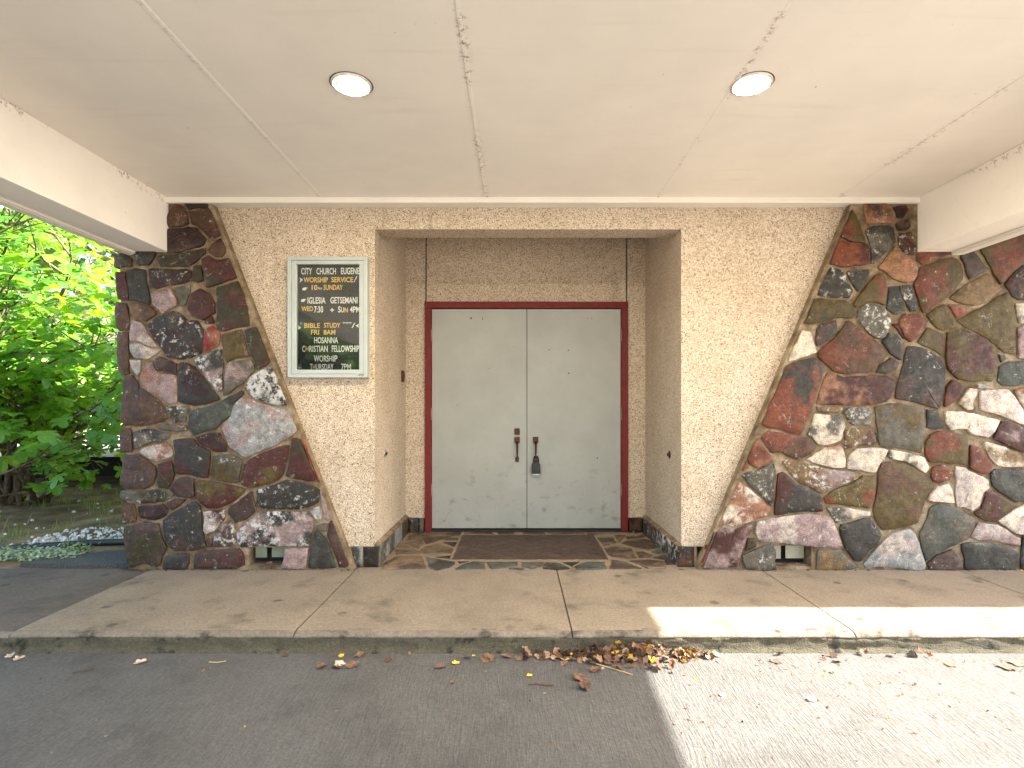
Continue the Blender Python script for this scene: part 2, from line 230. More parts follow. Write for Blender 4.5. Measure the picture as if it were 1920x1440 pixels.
FLAGSTONES = '''
tn br 0.1|-0.984,0.039 -0.929,0.26 -0.828,0.278 -0.736,0.262 -0.684,0.066 -0.651,-0.036 -0.791,-0.05 -0.955,-0.058
dg g 0.2|-0.688,0.235 -0.613,0.196 -0.516,0.135 -0.463,0.109 -0.457,0.048 -0.485,-0.014 -0.563,-0.08 -0.624,-0.031
bd br 0.1|-0.609,0.24 -0.513,0.284 -0.515,0.215
tn ol 0.1|-0.982,0.47 -0.838,0.459 -0.798,0.425 -0.738,0.355 -0.759,0.335 -0.845,0.324 -0.931,0.306
tn br 0.1|-0.983,0.609 -0.936,0.651 -0.821,0.479 -0.852,0.503 -0.985,0.514
tn ol 0.1|-0.943,0.701 -0.833,0.792 -0.794,0.685 -0.798,0.492
tn ol 0.1|-0.772,0.457 -0.741,0.572 -0.659,0.647 -0.516,0.496 -0.52,0.343 -0.63,0.31 -0.72,0.343
tn br 0.1|-0.959,0.937 -0.887,1.063 -0.682,1.063 -0.583,0.916 -0.665,0.798 -0.755,0.661 -0.809,0.808 -0.945,0.773
ol br 0.1|-0.659,1.038 -0.515,1.122 -0.508,0.975 -0.561,0.943
ol br 0.1|-0.631,0.792 -0.593,0.877 -0.521,0.864 -0.513,0.787
bd br 0.1|-0.612,0.689 -0.618,0.711 -0.512,0.711 -0.515,0.568
bd dg 0.1|-0.432,0.122 -0.368,0.122 -0.417,0.077
tg do 0.1|-0.428,-0.057 -0.382,0.059 -0.316,0.117 -0.241,0.105 -0.227,-0.049
tg do 0.1|-0.217,0.105 0.003,0.105 0.009,0.029 -0.082,-0.013 -0.171,-0.046 -0.186,-0.018
g br 0.1|0.046,0.105 0.2,0.105 0.178,0.007 0.121,-0.051 0.045,0.004
tg dg 0.1|-0.043,-0.046 -0.018,-0.031 0.052,-0.055 0.038,-0.072
tg do 0.1|0.197,-0.04 0.201,0.04 0.228,0.103 0.31,0.082 0.377,-0.042 0.306,-0.062
bd br 0.1|0.355,0.093 0.464,0.103 0.403,0.013
tg do 0.1|0.429,-0 0.515,0.103 0.654,0.103 0.647,-0.04 0.592,-0.055 0.449,-0.066
ol br 0.1|-0.47,1.034 -0.399,1.077 -0.251,1.132 -0.211,1.02
ol br 0.1|-0.161,1.017 -0.17,1.099 -0.019,1.114 -0.037,1.017
ol tn 0.1|0.077,1.099 0.258,1.081 0.261,1.006 0.062,1.017
ol tn 0.1|0.292,1.063 0.625,1.077 0.618,1.017 0.358,1.006
tn br 0.1|0.658,1.077 0.766,1.114 0.861,1.017 0.648,1.003
br g 0.1|0.723,0.163 0.809,0.125 0.893,-0.047 0.674,-0.051 0.71,0.074
br tn 0.1|0.852,0.139 1.007,0.172 1.129,0.116 1.072,-0.029 0.948,-0.043
tn br 0.1|0.729,0.526 0.842,0.584 0.938,0.503 0.915,0.266 0.917,0.223 0.851,0.209 0.747,0.261 0.726,0.322
tn br 0.1|0.721,0.876 0.857,0.876 0.849,0.692 0.732,0.597
tn br 0.1|0.903,0.683 0.957,0.764 1.122,0.829 1.165,0.746 1.176,0.548 1.074,0.453 0.973,0.551
br tn 0.1|0.962,0.39 1.007,0.404 1.06,0.303 1.006,0.223 0.947,0.223
bp g 0.1|1.05,0.244 1.141,0.307 1.182,0.259 1.165,0.055 1.107,0.041 1.147,0.142 1.057,0.212
tg g 0.1|1.085,0.402 1.155,0.481 1.184,0.382 1.109,0.344
tn br 0.1|0.979,0.919 1.106,0.905 1.164,1.023 1.16,0.914 0.977,0.829
tn br 0.1|0.891,0.976 0.971,0.976 0.955,0.895 0.888,0.728 0.881,0.773 0.885,0.871
'''
GROUND_LEAVES = [
(603,1251,24,'b','small brown dead leaf, outermost of the row beside the pale leaf'),
(632,1252,26,'b','brown dead leaf between the pale leaf and the outermost small one'),
(661,1248,32,'b','larger crumpled brown leaf touching the pale leaf on the shaded drive'),
(825,1251,26,'b','brown dead leaf lying beside a yellow leaf on the shaded drive'),
(915,1236,34,'b','wide brown dead leaf close under the kerb before the drift begins'),
(950,1231,24,'b','brown leaf against the kerb at the thin start of the drift'),
(1090,1272,40,'b','crumpled brown leaf lying on a lighter one below the drift'),
(1096,1291,36,'b','light brown leaf half under the crumpled one below the drift'),
(848,1281,14,'b','tiny brown leaf scrap alone out on the shaded drive'),
(535,1229,14,'b','small brown leaf under the kerb by the open sidewalk joint'),
(1115,1258,26,'b','narrow brown leaf under the long straw stem'),
(640,1230,14,'y','small yellow leaf under the kerb above the row of brown leaves'),
(855,1244,18,'y','yellow leaf beside a single brown leaf on the shaded drive'),
(993,1268,14,'y','yellow leaf just above the short knobbly twig'),
(888,1231,8,'y','tiny yellow leaf speck close under the kerb'),
(637,1245,24,'p','pale bleached leaf among three brown leaves on the drive'),
(264,1243,26,'p','pale bleached leaf alone on the shaded drive'),
(20,1230,20,'p','pale bleached leaf by the kerb below the dark old slab'),
(36,1236,22,'p','pale bleached leaf by the kerb below the dark old slab'),
(1455,1241,24,'b','single curled brown leaf on the sunlit drive past the drift'),
(1782,1247,22,'b','small brown leaf on the sunlit drive below the slab joint'),
(1888,1252,34,'b','large brown leaf of the pair on the sunlit drive'),
(1908,1245,30,'b','smaller brown leaf of the pair on the sunlit drive'),
(1560,1262,10,'b','tiny brown leaf scrap on the sunlit drive')]

# ================================================================== helpers
WL = {}          # world position of every object that may become a parent

def tag(o, label=None, cat=None, group=None, kind=None):
    if label: o['label'] = label
    if cat: o['category'] = cat
    if group: o['group'] = group
    if kind: o['kind'] = kind
    return o

def link(o, parent=None, loc=(0, 0, 0)):
    COL.objects.link(o)
    o.location = loc
    WL[o] = Vector(loc)
    if parent is not None:
        o.parent = parent
        o.matrix_parent_inverse = Matrix.Translation(-WL[parent])
    return o

def thing(name, label, cat, loc=(0, 0, 0), group=None):
    o = bpy.data.objects.new(name, None)
    o.empty_display_size = 0.1
    link(o, None, loc)
    return tag(o, label, cat, group)

def setting(name, loc=(0, 0, 0)):
    o = bpy.data.objects.new(name, None)
    link(o, None, loc)
    o['kind'] = 'structure'
    return o

class MB:
    def __init__(s):
        s.v = []; s.f = []
    def add(s, verts, faces):
        b = len(s.v)
        s.v += [tuple(q) for q in verts]
        s.f += [tuple(b + i for i in f) for f in faces]
        return s
    def box(s, x0, x1, y0, y1, z0, z1):
        return s.add([(x0,y0,z0),(x1,y0,z0),(x1,y1,z0),(x0,y1,z0),(x0,y0,z1),(x1,y0,z1),(x1,y1,z1),(x0,y1,z1)],
                     [(0,3,2,1),(4,5,6,7),(0,1,5,4),(1,2,6,5),(2,3,7,6),(3,0,4,7)])
    def prism(s, pts, fr, w0, w1):
        """pts polygon in (u,v); fr maps (u,v,w) to a point"""
        n = len(pts)
        vs = [fr(u, v, w0) for u, v in pts] + [fr(u, v, w1) for u, v in pts]
        fs = [tuple(range(n)), tuple(range(2*n-1, n-1, -1))]
        for i in range(n):
            j = (i + 1) % n
            fs.append((i, j, n + j, n + i))
        return s.add(vs, fs)
    def tube(s, path, radii, seg=8):
        path = [Vector(p) for p in path]
        rings = []
        for i, p in enumerate(path):
            t = (path[min(i+1, len(path)-1)] - path[max(i-1, 0)]).normalized()
            a = Vector((0, 0, 1)) if abs(t.z) < 0.9 else Vector((1, 0, 0))
            e1 = t.cross(a).normalized(); e2 = t.cross(e1)
            r = radii[i] if hasattr(radii, '__len__') else radii
            rings.append([p + (e1*math.cos(k*2*math.pi/seg) + e2*math.sin(k*2*math.pi/seg))*r for k in range(seg)])
        vs = [q for r in rings for q in r]
        fs = []
        for i in range(len(rings)-1):
            for k in range(seg):
                fs.append((i*seg+k, i*seg+(k+1) % seg, (i+1)*seg+(k+1) % seg, (i+1)*seg+k))
        fs.append(tuple(range(seg))); fs.append(tuple((len(rings)-1)*seg+k for k in range(seg-1, -1, -1)))
        return s.add(vs, fs)
    def lathe(s, prof, centre, seg=40, axis='z'):
        """profile of (r, h) turned about an axis through centre"""
        cx, cy, cz = centre
        vs = []
        for r, h in prof:
            for k in range(seg):
                a = 2*math.pi*k/seg
                if axis == 'z': vs.append((cx+r*math.cos(a), cy+r*math.sin(a), cz+h))
                elif axis == 'y': vs.append((cx+r*math.cos(a), cy+h, cz+r*math.sin(a)))
                else: vs.append((cx+h, cy+r*math.cos(a), cz+r*math.sin(a)))
        fs = []
        for i in range(len(prof)-1):
            for k in range(seg):
                fs.append((i*seg+k, i*seg+(k+1) % seg, (i+1)*seg+(k+1) % seg, (i+1)*seg+k))
        return s.add(vs, fs)
    def mesh(s, name, mat, smooth=False, bevel=0.0, recalc=True):
        me = bpy.data.meshes.new(name)
        me.from_pydata(s.v, [], s.f)
        bm = bmesh.new(); bm.from_mesh(me)
        if recalc:
            bmesh.ops.remove_doubles(bm, verts=bm.verts, dist=1e-6)
            bmesh.ops.recalc_face_normals(bm, faces=bm.faces)
        if bevel > 0:
            bmesh.ops.bevel(bm, geom=list(bm.edges), offset=bevel, segments=2, profile=0.5, affect='EDGES', clamp_overlap=True)
        bm.to_mesh(me); bm.free()
        if mat: me.materials.append(mat)
        if smooth:
            me.polygons.foreach_set('use_smooth', [True]*len(me.polygons))
        return me
    def build(s, name, mat, parent=None, **kw):
        return link(bpy.data.objects.new(name, s.mesh(name, mat, **kw)), parent)

WALLF = lambda u, v, w: (u, -w, v)          # u = x, v = z, w out of the wall towards the drive
FLOORF = lambda u, v, w: (u, v, w)          # u = x, v = y, w up

# ================================================================== materials
class G:
    """small wrapper round a material's node tree"""
    def __init__(s, name):
        s.m = bpy.data.materials.new(name); s.m.use_nodes = True
        s.t = s.m.node_tree; s.t.nodes.clear()
        s.out = s.t.nodes.new('ShaderNodeOutputMaterial')
        s.b = s.t.nodes.new('ShaderNodeBsdfPrincipled')
        s.t.links.new(s.b.outputs[0], s.out.inputs['Surface'])
        s.b.inputs['Roughness'].default_value = 0.8
    def put(s, sock, val):
        if hasattr(val, 'is_output') or isinstance(val, bpy.types.NodeSocket): s.t.links.new(val, sock)
        elif val is not None:
            if isinstance(val, tuple) and len(val) == 3 and sock.type == 'RGBA': val = val + (1,)
            sock.default_value = val
    def n(s, typ, ins=None, **pr):
        q = s.t.nodes.new('ShaderNode' + typ)
        for k, v in pr.items(): setattr(q, k, v)
        for k, v in (ins or {}).items(): s.put(q.inputs[k], v)
        return q
    def pos(s, scale=(1, 1, 1), offset=None):
        p = s.n('NewGeometry').outputs['Position']
        q = s.n('VectorMath', {0: p, 1: scale}, operation='MULTIPLY').outputs[0]
        if offset is not None: q = s.n('VectorMath', {0: q, 1: offset}, operation='ADD').outputs[0]
        return q
    def noise(s, vec, scale, detail=4.0, rough=0.6, out='Fac'):
        return s.n('TexNoise', {'Vector': vec, 'Scale': scale, 'Detail': detail, 'Roughness': rough}).outputs[out]
    def ramp(s, fac, stops, interp='LINEAR'):
        r = s.n('ValToRGB', {'Fac': fac}); e = r.color_ramp.elements
        r.color_ramp.interpolation = interp
        while len(e) < len(stops): e.new(0.5)
        for el, (p, c) in zip(e, stops):
            el.position = p
            el.color = (c, c, c, 1) if isinstance(c, (int, float)) else tuple(c) + (1,)
        return r.outputs['Color']
    def mix(s, fac, a, b, mode='MIX'):
        q = s.n('Mix', data_type='RGBA', blend_type=mode)
        s.put(q.inputs[0], fac); s.put(q.inputs[6], a); s.put(q.inputs[7], b)
        return q.outputs[2]
    def math(s, op, a, b=0.0, c=None, clamp=False):
        q = s.n('Math', operation=op, use_clamp=clamp)
        s.put(q.inputs[0], a); s.put(q.inputs[1], b)
        if c is not None: s.put(q.inputs[2], c)
        return q.outputs[0]
    def step(s, x, lo, hi):
        q = s.n('MapRange', {'Value': x, 'From Min': lo, 'From Max': hi}, interpolation_type='SMOOTHSTEP')
        return q.outputs[0]
    def bump(s, h, strength=0.5, dist=0.01, normal=None):
        q = s.n('Bump', {'Height': h, 'Strength': strength, 'Distance': dist})
        if normal is not None: s.put(q.inputs['Normal'], normal)
        return q.outputs[0]
    def fin(s, col=None, rough=None, normal=None, spec=None, metal=None):
        if col is not None: s.put(s.b.inputs['Base Color'], col)
        if rough is not None: s.put(s.b.inputs['Roughness'], rough)
        if normal is not None: s.put(s.b.inputs['Normal'], normal)
        if spec is not None: s.put(s.b.inputs['Specular IOR Level'], spec)
        if metal is not None: s.put(s.b.inputs['Metallic'], metal)
        return s.m

def lin(c):
    f = lambda x: x/12.92 if x <= 0.04045 else ((x+0.055)/1.055)**2.4
    return tuple(f(v/255.0) for v in c)

def mat_stone():
    g = G('field_stone')
    oi = g.n('ObjectInfo')
    off = g.n('VectorMath', {0: (37.0, 91.0, 53.0), 'Scale': oi.outputs['Random']}, operation='SCALE').outputs[0]
    p = g.pos(offset=off)
    c1 = g.n('Attribute', attribute_type='OBJECT', attribute_name='colour_a').outputs['Color']
    c2 = g.n('Attribute', attribute_type='OBJECT', attribute_name='colour_b').outputs['Color']
    w = g.n('Attribute', attribute_type='OBJECT', attribute_name='bloom').outputs['Fac']
    big = g.step(g.noise(p, 4.5, 3, 0.55), 0.46, 0.58)
    col = g.mix(big, c1, c2)
    mid = g.ramp(g.noise(p, 22, 6, 0.7), [(0.28, 0.42), (0.5, 1.0), (0.75, 1.6)])
    col = g.mix(1.0, col, mid, 'MULTIPLY')
    fine = g.ramp(g.noise(p, 170, 3, 0.6), [(0.3, 0.45), (0.7, 1.55)])
    col = g.mix(1.0, col, fine, 'MULTIPLY')
    rust = g.step(g.noise(p, 7, 6, 0.7), 0.56, 0.68)
    col = g.mix(g.math('MULTIPLY', rust, 0.35), col, (0.12, 0.065, 0.032))
    # pale mineral bloom in blotches and flecks
    b1 = g.noise(p, 24, 9, 0.75)
    thr = g.math('MULTIPLY_ADD', w, -0.24, 0.655)
    d = g.math('SUBTRACT', b1, thr)
    blo = g.step(d, 0.0, 0.09)
    fl = g.step(g.noise(p, 75, 5, 0.7), 0.64, 0.72)
    fl = g.math('MULTIPLY', fl, 0.42)
    bloom = g.math('MAXIMUM', g.math('MULTIPLY', blo, 0.8), fl)
    patch = g.step(g.noise(p, 5.0, 3, 0.6), 0.34, 0.54)
    bloom = g.math('MULTIPLY', bloom, patch)
    col = g.mix(bloom, col, (0.50, 0.49, 0.46))
    # thin quartz veins
    vz = g.n('TexNoise', {'Vector': p, 'Scale': 3.2, 'Detail': 5.0, 'Roughness': 0.55, 'Distortion': 1.6}).outputs['Fac']
    vein = g.math('SUBTRACT', 1.0, g.step(g.math('ABSOLUTE', g.math('SUBTRACT', vz, 0.5)), 0.0, 0.007))
    vein = g.math('MULTIPLY', vein, g.step(g.noise(p, 9, 2), 0.52, 0.62))
    col = g.mix(g.math('MULTIPLY', vein, 0.35), col, (0.48, 0.44, 0.37))
    h = g.math('ADD', g.math('MULTIPLY', g.noise(p, 11, 7, 0.62), 1.0), g.math('MULTIPLY', g.noise(p, 120, 3, 0.6), 0.14))
    lay = g.noise(g.n('VectorMath', {0: p, 1: (3.0, 3.0, 26.0)}, operation='MULTIPLY').outputs[0], 1.0, 4, 0.6)
    h = g.math('ADD', h, g.math('MULTIPLY', lay, 0.5))
    rough = g.ramp(g.noise(p, 30, 4), [(0.3, 0.50), (0.7, 0.80)])
    return g.fin(col, rough, g.bump(h, 0.9, 0.008), 0.35)

def mat_mortar():
    g = G('mortar')
    p = g.pos()
    col = g.ramp(g.noise(p, 9, 6, 0.65), [(0.3, lin((70, 55, 38))), (0.5, lin((118, 99, 74))), (0.70, lin((156, 141, 118)))])
    col = g.mix(1.0, col, g.ramp(g.noise(p, 150, 3), [(0.3, 0.7), (0.7, 1.2)]), 'MULTIPLY')
    dark = g.step(g.noise(p, 5, 4), 0.58, 0.70)
    col = g.mix(g.math('MULTIPLY', dark, 0.55), col, lin((92, 84, 66)))
    h = g.math('ADD', g.noise(p, 26, 5, 0.65), g.math('MULTIPLY', g.noise(p, 190, 3), 0.25))
    return g.fin(col, 0.9, g.bump(h, 0.9, 0.014))

def mat_pebble(name='pebble_dash', tint=(1, 1, 1)):
    g = G(name)
    p = g.pos()
    def layer(scale, stops):
        v = g.n('TexVoronoi', {'Vector': p, 'Scale': scale, 'Randomness': 1.0}, feature='F1')
        r = g.n('SeparateColor', {0: v.outputs['Color']}).outputs[0]
        return v, g.ramp(r, stops)
    v1, c1 = layer(195, [(0.0, (0.07, 0.053, 0.04)), (0.05, (0.14, 0.105, 0.075)), (0.10, (0.34, 0.25, 0.17)),
                         (0.26, (0.52, 0.41, 0.285)), (0.55, (0.66, 0.55, 0.415)), (0.85, (0.76, 0.68, 0.55)), (1.0, (0.84, 0.80, 0.71))])
    d = v1.outputs['Distance']
    gap = g.step(d, 0.42, 0.72)
    col = g.mix(g.math('MULTIPLY', gap, 0.35), c1, (0.30, 0.23, 0.155))
    v2, c2 = layer(100, [(0.0, 1.0), (0.035, 1.0), (0.05, 0.0), (1.0, 0.0)])
    fleck = g.math('MULTIPLY', c2, g.math('SUBTRACT', 1.0, g.step(v2.outputs['Distance'], 0.30, 0.48)))
    col = g.mix(fleck, col, (0.045, 0.036, 0.03))
    sh = g.ramp(g.noise(p, 2.2, 5, 0.65), [(0.3, (0.88, 0.85, 0.79)), (0.6, (1.02, 1.01, 1.0))])
    col = g.mix(1.0, col, sh, 'MULTIPLY')
    # rain streaks and old soot
    st = g.noise(g.pos((9, 9, 0.7)), 1.0, 5, 0.6)
    col = g.mix(g.math('MULTIPLY', g.step(st, 0.58, 0.78), 0.32), col, (0.16, 0.115, 0.07))
    col = g.mix(1.0, col, tint, 'MULTIPLY')
    h = g.math('SUBTRACT', 1.0, d)
    return g.fin(col, 0.78, g.bump(h, 0.5, 0.004), 0.35)

def mat_paint(name, base, spots=0.0, seams=(), rough=0.6, web=0.0):
    g = G(name)
    p = g.pos()
    a = g.ramp(g.noise(p, 1.7, 5, 0.6), [(0.3, 0.93), (0.7, 1.03)])
    col = g.mix(1.0, base, a, 'MULTIPLY')
    st = g.noise(g.pos((1.2, 14, 14)), 1.0, 4)
    col = g.mix(g.math('MULTIPLY', g.step(st, 0.56, 0.8), 0.10), col, lin((150, 120, 84)))
    if spots:
        s1 = g.step(g.noise(p, 34, 3, 0.5), 0.735, 0.775)
        s2 = g.step(g.noise(p, 1.6, 3), 0.50, 0.66)
        col = g.mix(g.math('MULTIPLY', g.math('MULTIPLY', s1, s2), spots), col, lin((96, 66, 38)))
    for ax, c, wd, amt in seams:
        x = g.n('SeparateXYZ', {0: p}).outputs[ax]
        dd = g.math('ABSOLUTE', g.math('SUBTRACT', x, c))
        near = g.math('SUBTRACT', 1.0, g.step(dd, 0.0, wd))
        nz = g.step(g.noise(p, 38, 6, 0.75), 0.50, 0.64)
        nz = g.math('MULTIPLY', nz, g.step(g.noise(p, 2.3, 2), 0.42, 0.56))
        col = g.mix(g.math('MULTIPLY', g.math('MULTIPLY', near, nz), amt), col, lin((110, 76, 46)))
    h = g.math('ADD', g.noise(p, 160, 4, 0.6), g.math('MULTIPLY', g.noise(p, 6, 3), 0.5))
    return g.fin(col, rough, g.bump(h, 0.22, 0.004), 0.35)

def mat_concrete(name, base, stain, amount=0.6, broom=None, scale=1.0, spots=0.6, relief=0.009):
    g = G(name)
    p = g.pos()
    a = g.ramp(g.noise(p, 2.3*scale, 7, 0.66), [(0.25, 0.72), (0.5, 0.98), (0.78, 1.18)])
    col = g.mix(1.0, base, a, 'MULTIPLY')
    f = g.ramp(g.noise(p, 70, 6, 0.75), [(0.3, 0.68), (0.7, 1.32)])
    col = g.mix(1.0, col, f, 'MULTIPLY')
    s1 = g.step(g.noise(p, 3.4*scale, 6, 0.62), 0.53, 0.72)
    col = g.mix(g.math('MULTIPLY', s1, amount), col, stain)
    # small dark spots of old gum and oil
    v = g.n('TexVoronoi', {'Vector': p, 'Scale': 4.2}, feature='F1', voronoi_dimensions='2D')
    r = g.n('SeparateColor', {0: v.outputs['Color']})
    dd = g.math('ADD', v.outputs['Distance'], g.math('MULTIPLY', g.noise(p, 18, 5, 0.7), 0.22))
    spot = g.math('SUBTRACT', 1.0, g.step(dd, 0.17, 0.26))
    spot = g.math('MULTIPLY', spot, g.step(r.outputs[0], 0.80, 0.92))
    col = g.mix(g.math('MULTIPLY', spot, spots), col, g.mix(1.0, stain, (0.45, 0.45, 0.45), 'MULTIPLY'))
    grit = g.step(g.noise(p, 95, 2, 0.5), 0.70, 0.76)
    col = g.mix(g.math('MULTIPLY', grit, spots*0.6), col, g.mix(1.0, base, (0.35, 0.33, 0.3), 'MULTIPLY'))
    h = g.math('ADD', g.noise(p, 130, 4, 0.65), g.math('MULTIPLY', g.noise(p, 14, 4), 0.6))
    if broom:
        warp = g.n('VectorMath', {0: g.pos((1, 1, 1)), 1: g.n('VectorMath', {0: g.noise(p, 2.5, 2, 0.5, 'Color'), 'Scale': 0.05}, operation='SCALE').outputs[0]}, operation='ADD').outputs[0]
        bp = g.n('VectorMath', {0: warp, 1: broom}, operation='MULTIPLY').outputs[0]
        br = g.noise(bp, 1.0, 3, 0.6)
        col = g.mix(1.0, col, g.ramp(br, [(0.3, 0.84), (0.7, 1.13)]), 'MULTIPLY')
        h = g.math('ADD', h, g.math('MULTIPLY', br, 1.6))
    return g.fin(col, 0.88, g.bump(h, 0.8, relief), 0.3)

def mat_simple(name, col, rough=0.6, metal=0.0, var=0.12, scale=8, bump=0.1, spec=0.5, bscale=60, rand=0.0):
    g = G(name)
    p = g.pos()
    c = g.mix(1.0, col, g.ramp(g.noise(p, scale, 5, 0.6), [(0.3, 1-var*1.6), (0.7, 1+var)]), 'MULTIPLY')
    if rand:
        oi = g.n('ObjectInfo').outputs['Random']
        c = g.mix(1.0, c, g.ramp(oi, [(0, 1-rand), (1, 1+rand)]), 'MULTIPLY')
    r = g.ramp(g.noise(p, scale*2.3, 4), [(0.3, max(0.05, rough-0.1)), (0.7, min(1, rough+0.1))])
    return g.fin(c, r, g.bump(g.noise(p, bscale, 4), bump, 0.004), spec, metal)

def mat_door():
    g = G('door_paint')
    p = g.pos()
    base = lin((148, 149, 143))
    col = g.mix(1.0, base, g.ramp(g.noise(p, 3, 5, 0.6), [(0.3, 0.90), (0.7, 1.05)]), 'MULTIPLY')
    z = g.n('SeparateXYZ', {0: p}).outputs[2]
    low = g.math('SUBTRACT', 1.0, g.step(z, 0.25, 0.85))
    sm = g.step(g.noise(g.pos((1, 1, 1.3)), 9, 6, 0.7), 0.54, 0.68)
    col = g.mix(g.math('MULTIPLY', g.math('MULTIPLY', sm, low), 0.62), col, lin((104, 100, 92)))
    sp = g.step(g.noise(p, 30, 2, 0.5), 0.745, 0.765)
    col = g.mix(g.math('MULTIPLY', sp, 0.7), col, lin((74, 62, 52)))
    h = g.math('ADD', g.noise(g.pos((8, 8, 1.2)), 6, 4), g.math('MULTIPLY', g.noise(p, 90, 3), 0.3))
    return g.fin(col, g.ramp(g.noise(p, 5, 4), [(0.3, 0.38), (0.7, 0.55)]), g.bump(h, 0.12, 0.004), 0.5)

def mat_leaf(name, a, b, trans=0.35, rough=0.45, island=False):
    g = G(name)
    rnd = g.n('NewGeometry').outputs['Random Per Island'] if island else g.n('ObjectInfo').outputs['Random']
    col = g.mix(rnd, a, b)
    p = g.pos()
    col = g.mix(1.0, col, g.ramp(g.noise(p, 40, 3), [(0.3, 0.8), (0.7, 1.15)]), 'MULTIPLY')
    g.fin(col, rough, g.bump(g.noise(p, 60, 3), 0.3, 0.004), 0.45)
    if trans:
        tr = g.n('BsdfTranslucent', {'Color': g.mix(1.0, col, (2.3, 2.2, 0.5), 'MULTIPLY')})
        mx = g.n('MixShader', {0: trans, 1: g.b.outputs[0], 2: tr.outputs[0]})
        g.t.links.new(mx.outputs[0], g.out.inputs['Surface'])
    return g.m

def mat_ramp_island(name, stops, rough=0.85, rand='island', bump=0.5):
    g = G(name)
    rnd = g.n('NewGeometry').outputs['Random Per Island'] if rand == 'island' else g.n('ObjectInfo').outputs['Random']
    p = g.pos()
    col = g.mix(1.0, g.ramp(rnd, stops), g.ramp(g.noise(p, 60, 4), [(0.3, 0.65), (0.7, 1.25)]), 'MULTIPLY')
    return g.fin(col, rough, g.bump(g.noise(p, 120, 4), bump, 0.004), 0.3)

def mat_soil():
    g = G('soil')
    p = g.pos()
    col = g.ramp(g.noise(p, 3.0, 8, 0.7), [(0.25, lin((66, 54, 41))), (0.5, lin((122, 101, 76))), (0.72, lin((178, 156, 120)))])
    gr = g.step(g.noise(p, 6, 5, 0.7), 0.55, 0.66)
    col = g.mix(g.math('MULTIPLY', gr, 0.55), col, lin((74, 82, 44)))
    li = g.step(g.noise(p, 55, 3), 0.68, 0.74)
    col = g.mix(g.math('MULTIPLY', li, 0.7), col, lin((176, 164, 138)))
    h = g.math('ADD', g.noise(p, 9, 6, 0.7), g.math('MULTIPLY', g.noise(p, 70, 4), 0.5))
    return g.fin(col, 0.95, g.bump(h, 1.0, 0.03), 0.2)

def mat_glass():
    g = G('case_glass')
    g.t.nodes.remove(g.b)
    fr = g.n('Fresnel', {'IOR': 1.5}).outputs[0]
    p = g.pos()
    dust = g.ramp(g.noise(p, 8, 4), [(0.3, 0.02), (0.7, 0.05)])
    gl = g.n('BsdfGlossy', {'Color': (1, 1, 1, 1), 'Roughness': dust})
    tr = g.n('BsdfTransparent', {'Color': (0.95, 0.97, 0.96, 1)})
    mx = g.n('MixShader', {0: fr, 1: tr.outputs[0], 2: gl.outputs[0]})
    g.t.links.new(mx.outputs[0], g.out.inputs['Surface'])
    return g.m

def mat_lens():
    g = G('lit_lens')
    p = g.pos()
    rust = g.step(g.noise(p, 34, 4, 0.7), 0.56, 0.64)
    col = g.mix(rust, (1.0, 0.90, 0.72), (0.85, 0.50, 0.12))
    g.fin((0.8, 0.75, 0.6), 0.4)
    g.put(g.b.inputs['Emission Color'], col)
    g.put(g.b.inputs['Emission Strength'], g.math('MULTIPLY_ADD', rust, -239.8, 240.0))
    return g.m

M_STONE = mat_stone()
M_MORTAR = mat_mortar()
M_PEBBLE = mat_pebble(tint=(0.82, 0.80, 0.80))
M_CEIL = mat_paint('ceiling_paint', lin((236, 229, 219)), 0.8,
                   seams=((0, -0.217, 0.04, 0.9), (0, 1.008, 0.03, 0.8), (0, -1.387, 0.03, 0.4), (0, 2.285, 0.05, 0.7)), rough=0.7)
M_BEAM = mat_paint('beam_paint', lin((236, 229, 219)), 0.6, seams=((2, 2.64, 0.06, 0.9),), rough=0.55)
M_TRIM = mat_paint('trim_paint', lin((222, 215, 204)), 0.5, rough=0.55)
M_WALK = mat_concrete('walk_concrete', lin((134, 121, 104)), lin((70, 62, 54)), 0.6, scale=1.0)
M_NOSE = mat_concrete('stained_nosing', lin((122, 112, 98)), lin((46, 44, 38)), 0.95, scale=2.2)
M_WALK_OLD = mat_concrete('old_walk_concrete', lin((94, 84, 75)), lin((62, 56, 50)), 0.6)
M_KERB = mat_concrete('mossy_kerb', lin((98, 92, 74)), lin((36, 36, 26)), 0.95, scale=5.0, spots=0.9, relief=0.03)
M_DRIVE = mat_concrete('drive_concrete', lin((88, 86, 83)), lin((63, 61, 59)), 0.45, broom=(120, 12, 12), spots=0.12, relief=0.006)
M_GROUT = mat_simple('grout', lin((132, 116, 94)), 0.9, var=0.2, bump=0.6)
M_TILE = mat_simple('brown_paver', lin((70, 51, 41)), 0.55, var=0.15, scale=14, bump=0.3, rand=0.18)
M_DOOR = mat_door()
M_RED = mat_simple('red_frame_paint', lin((100, 11, 8)), 0.7, var=0.10, bump=0.12)
M_BRONZE = mat_simple('aged_bronze', lin((74, 48, 34)), 0.42, metal=0.7, var=0.35, scale=60, bump=0.2)
M_BLACK = mat_simple('black_rubber', (0.012, 0.013, 0.012), 0.5, var=0.2)
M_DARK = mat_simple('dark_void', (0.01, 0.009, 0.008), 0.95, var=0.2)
M_STEEL = mat_simple('worn_steel', (0.5, 0.5, 0.48), 0.35, metal=1.0)
M_HINGE = mat_simple('painted_hinge', lin((128, 122, 112)), 0.5, metal=0.3, var=0.2)
M_CASE = mat_simple('case_frame', lin((164, 169, 165)), 0.42, metal=0.15, var=0.05, bump=0.05)
M_BOARD = mat_simple('letter_board', (0.014, 0.013, 0.012), 0.6, var=0.1, bump=0.2)
M_LW = mat_simple('white_letter', (0.78, 0.76, 0.70), 0.5, var=0.05, bump=0.0)
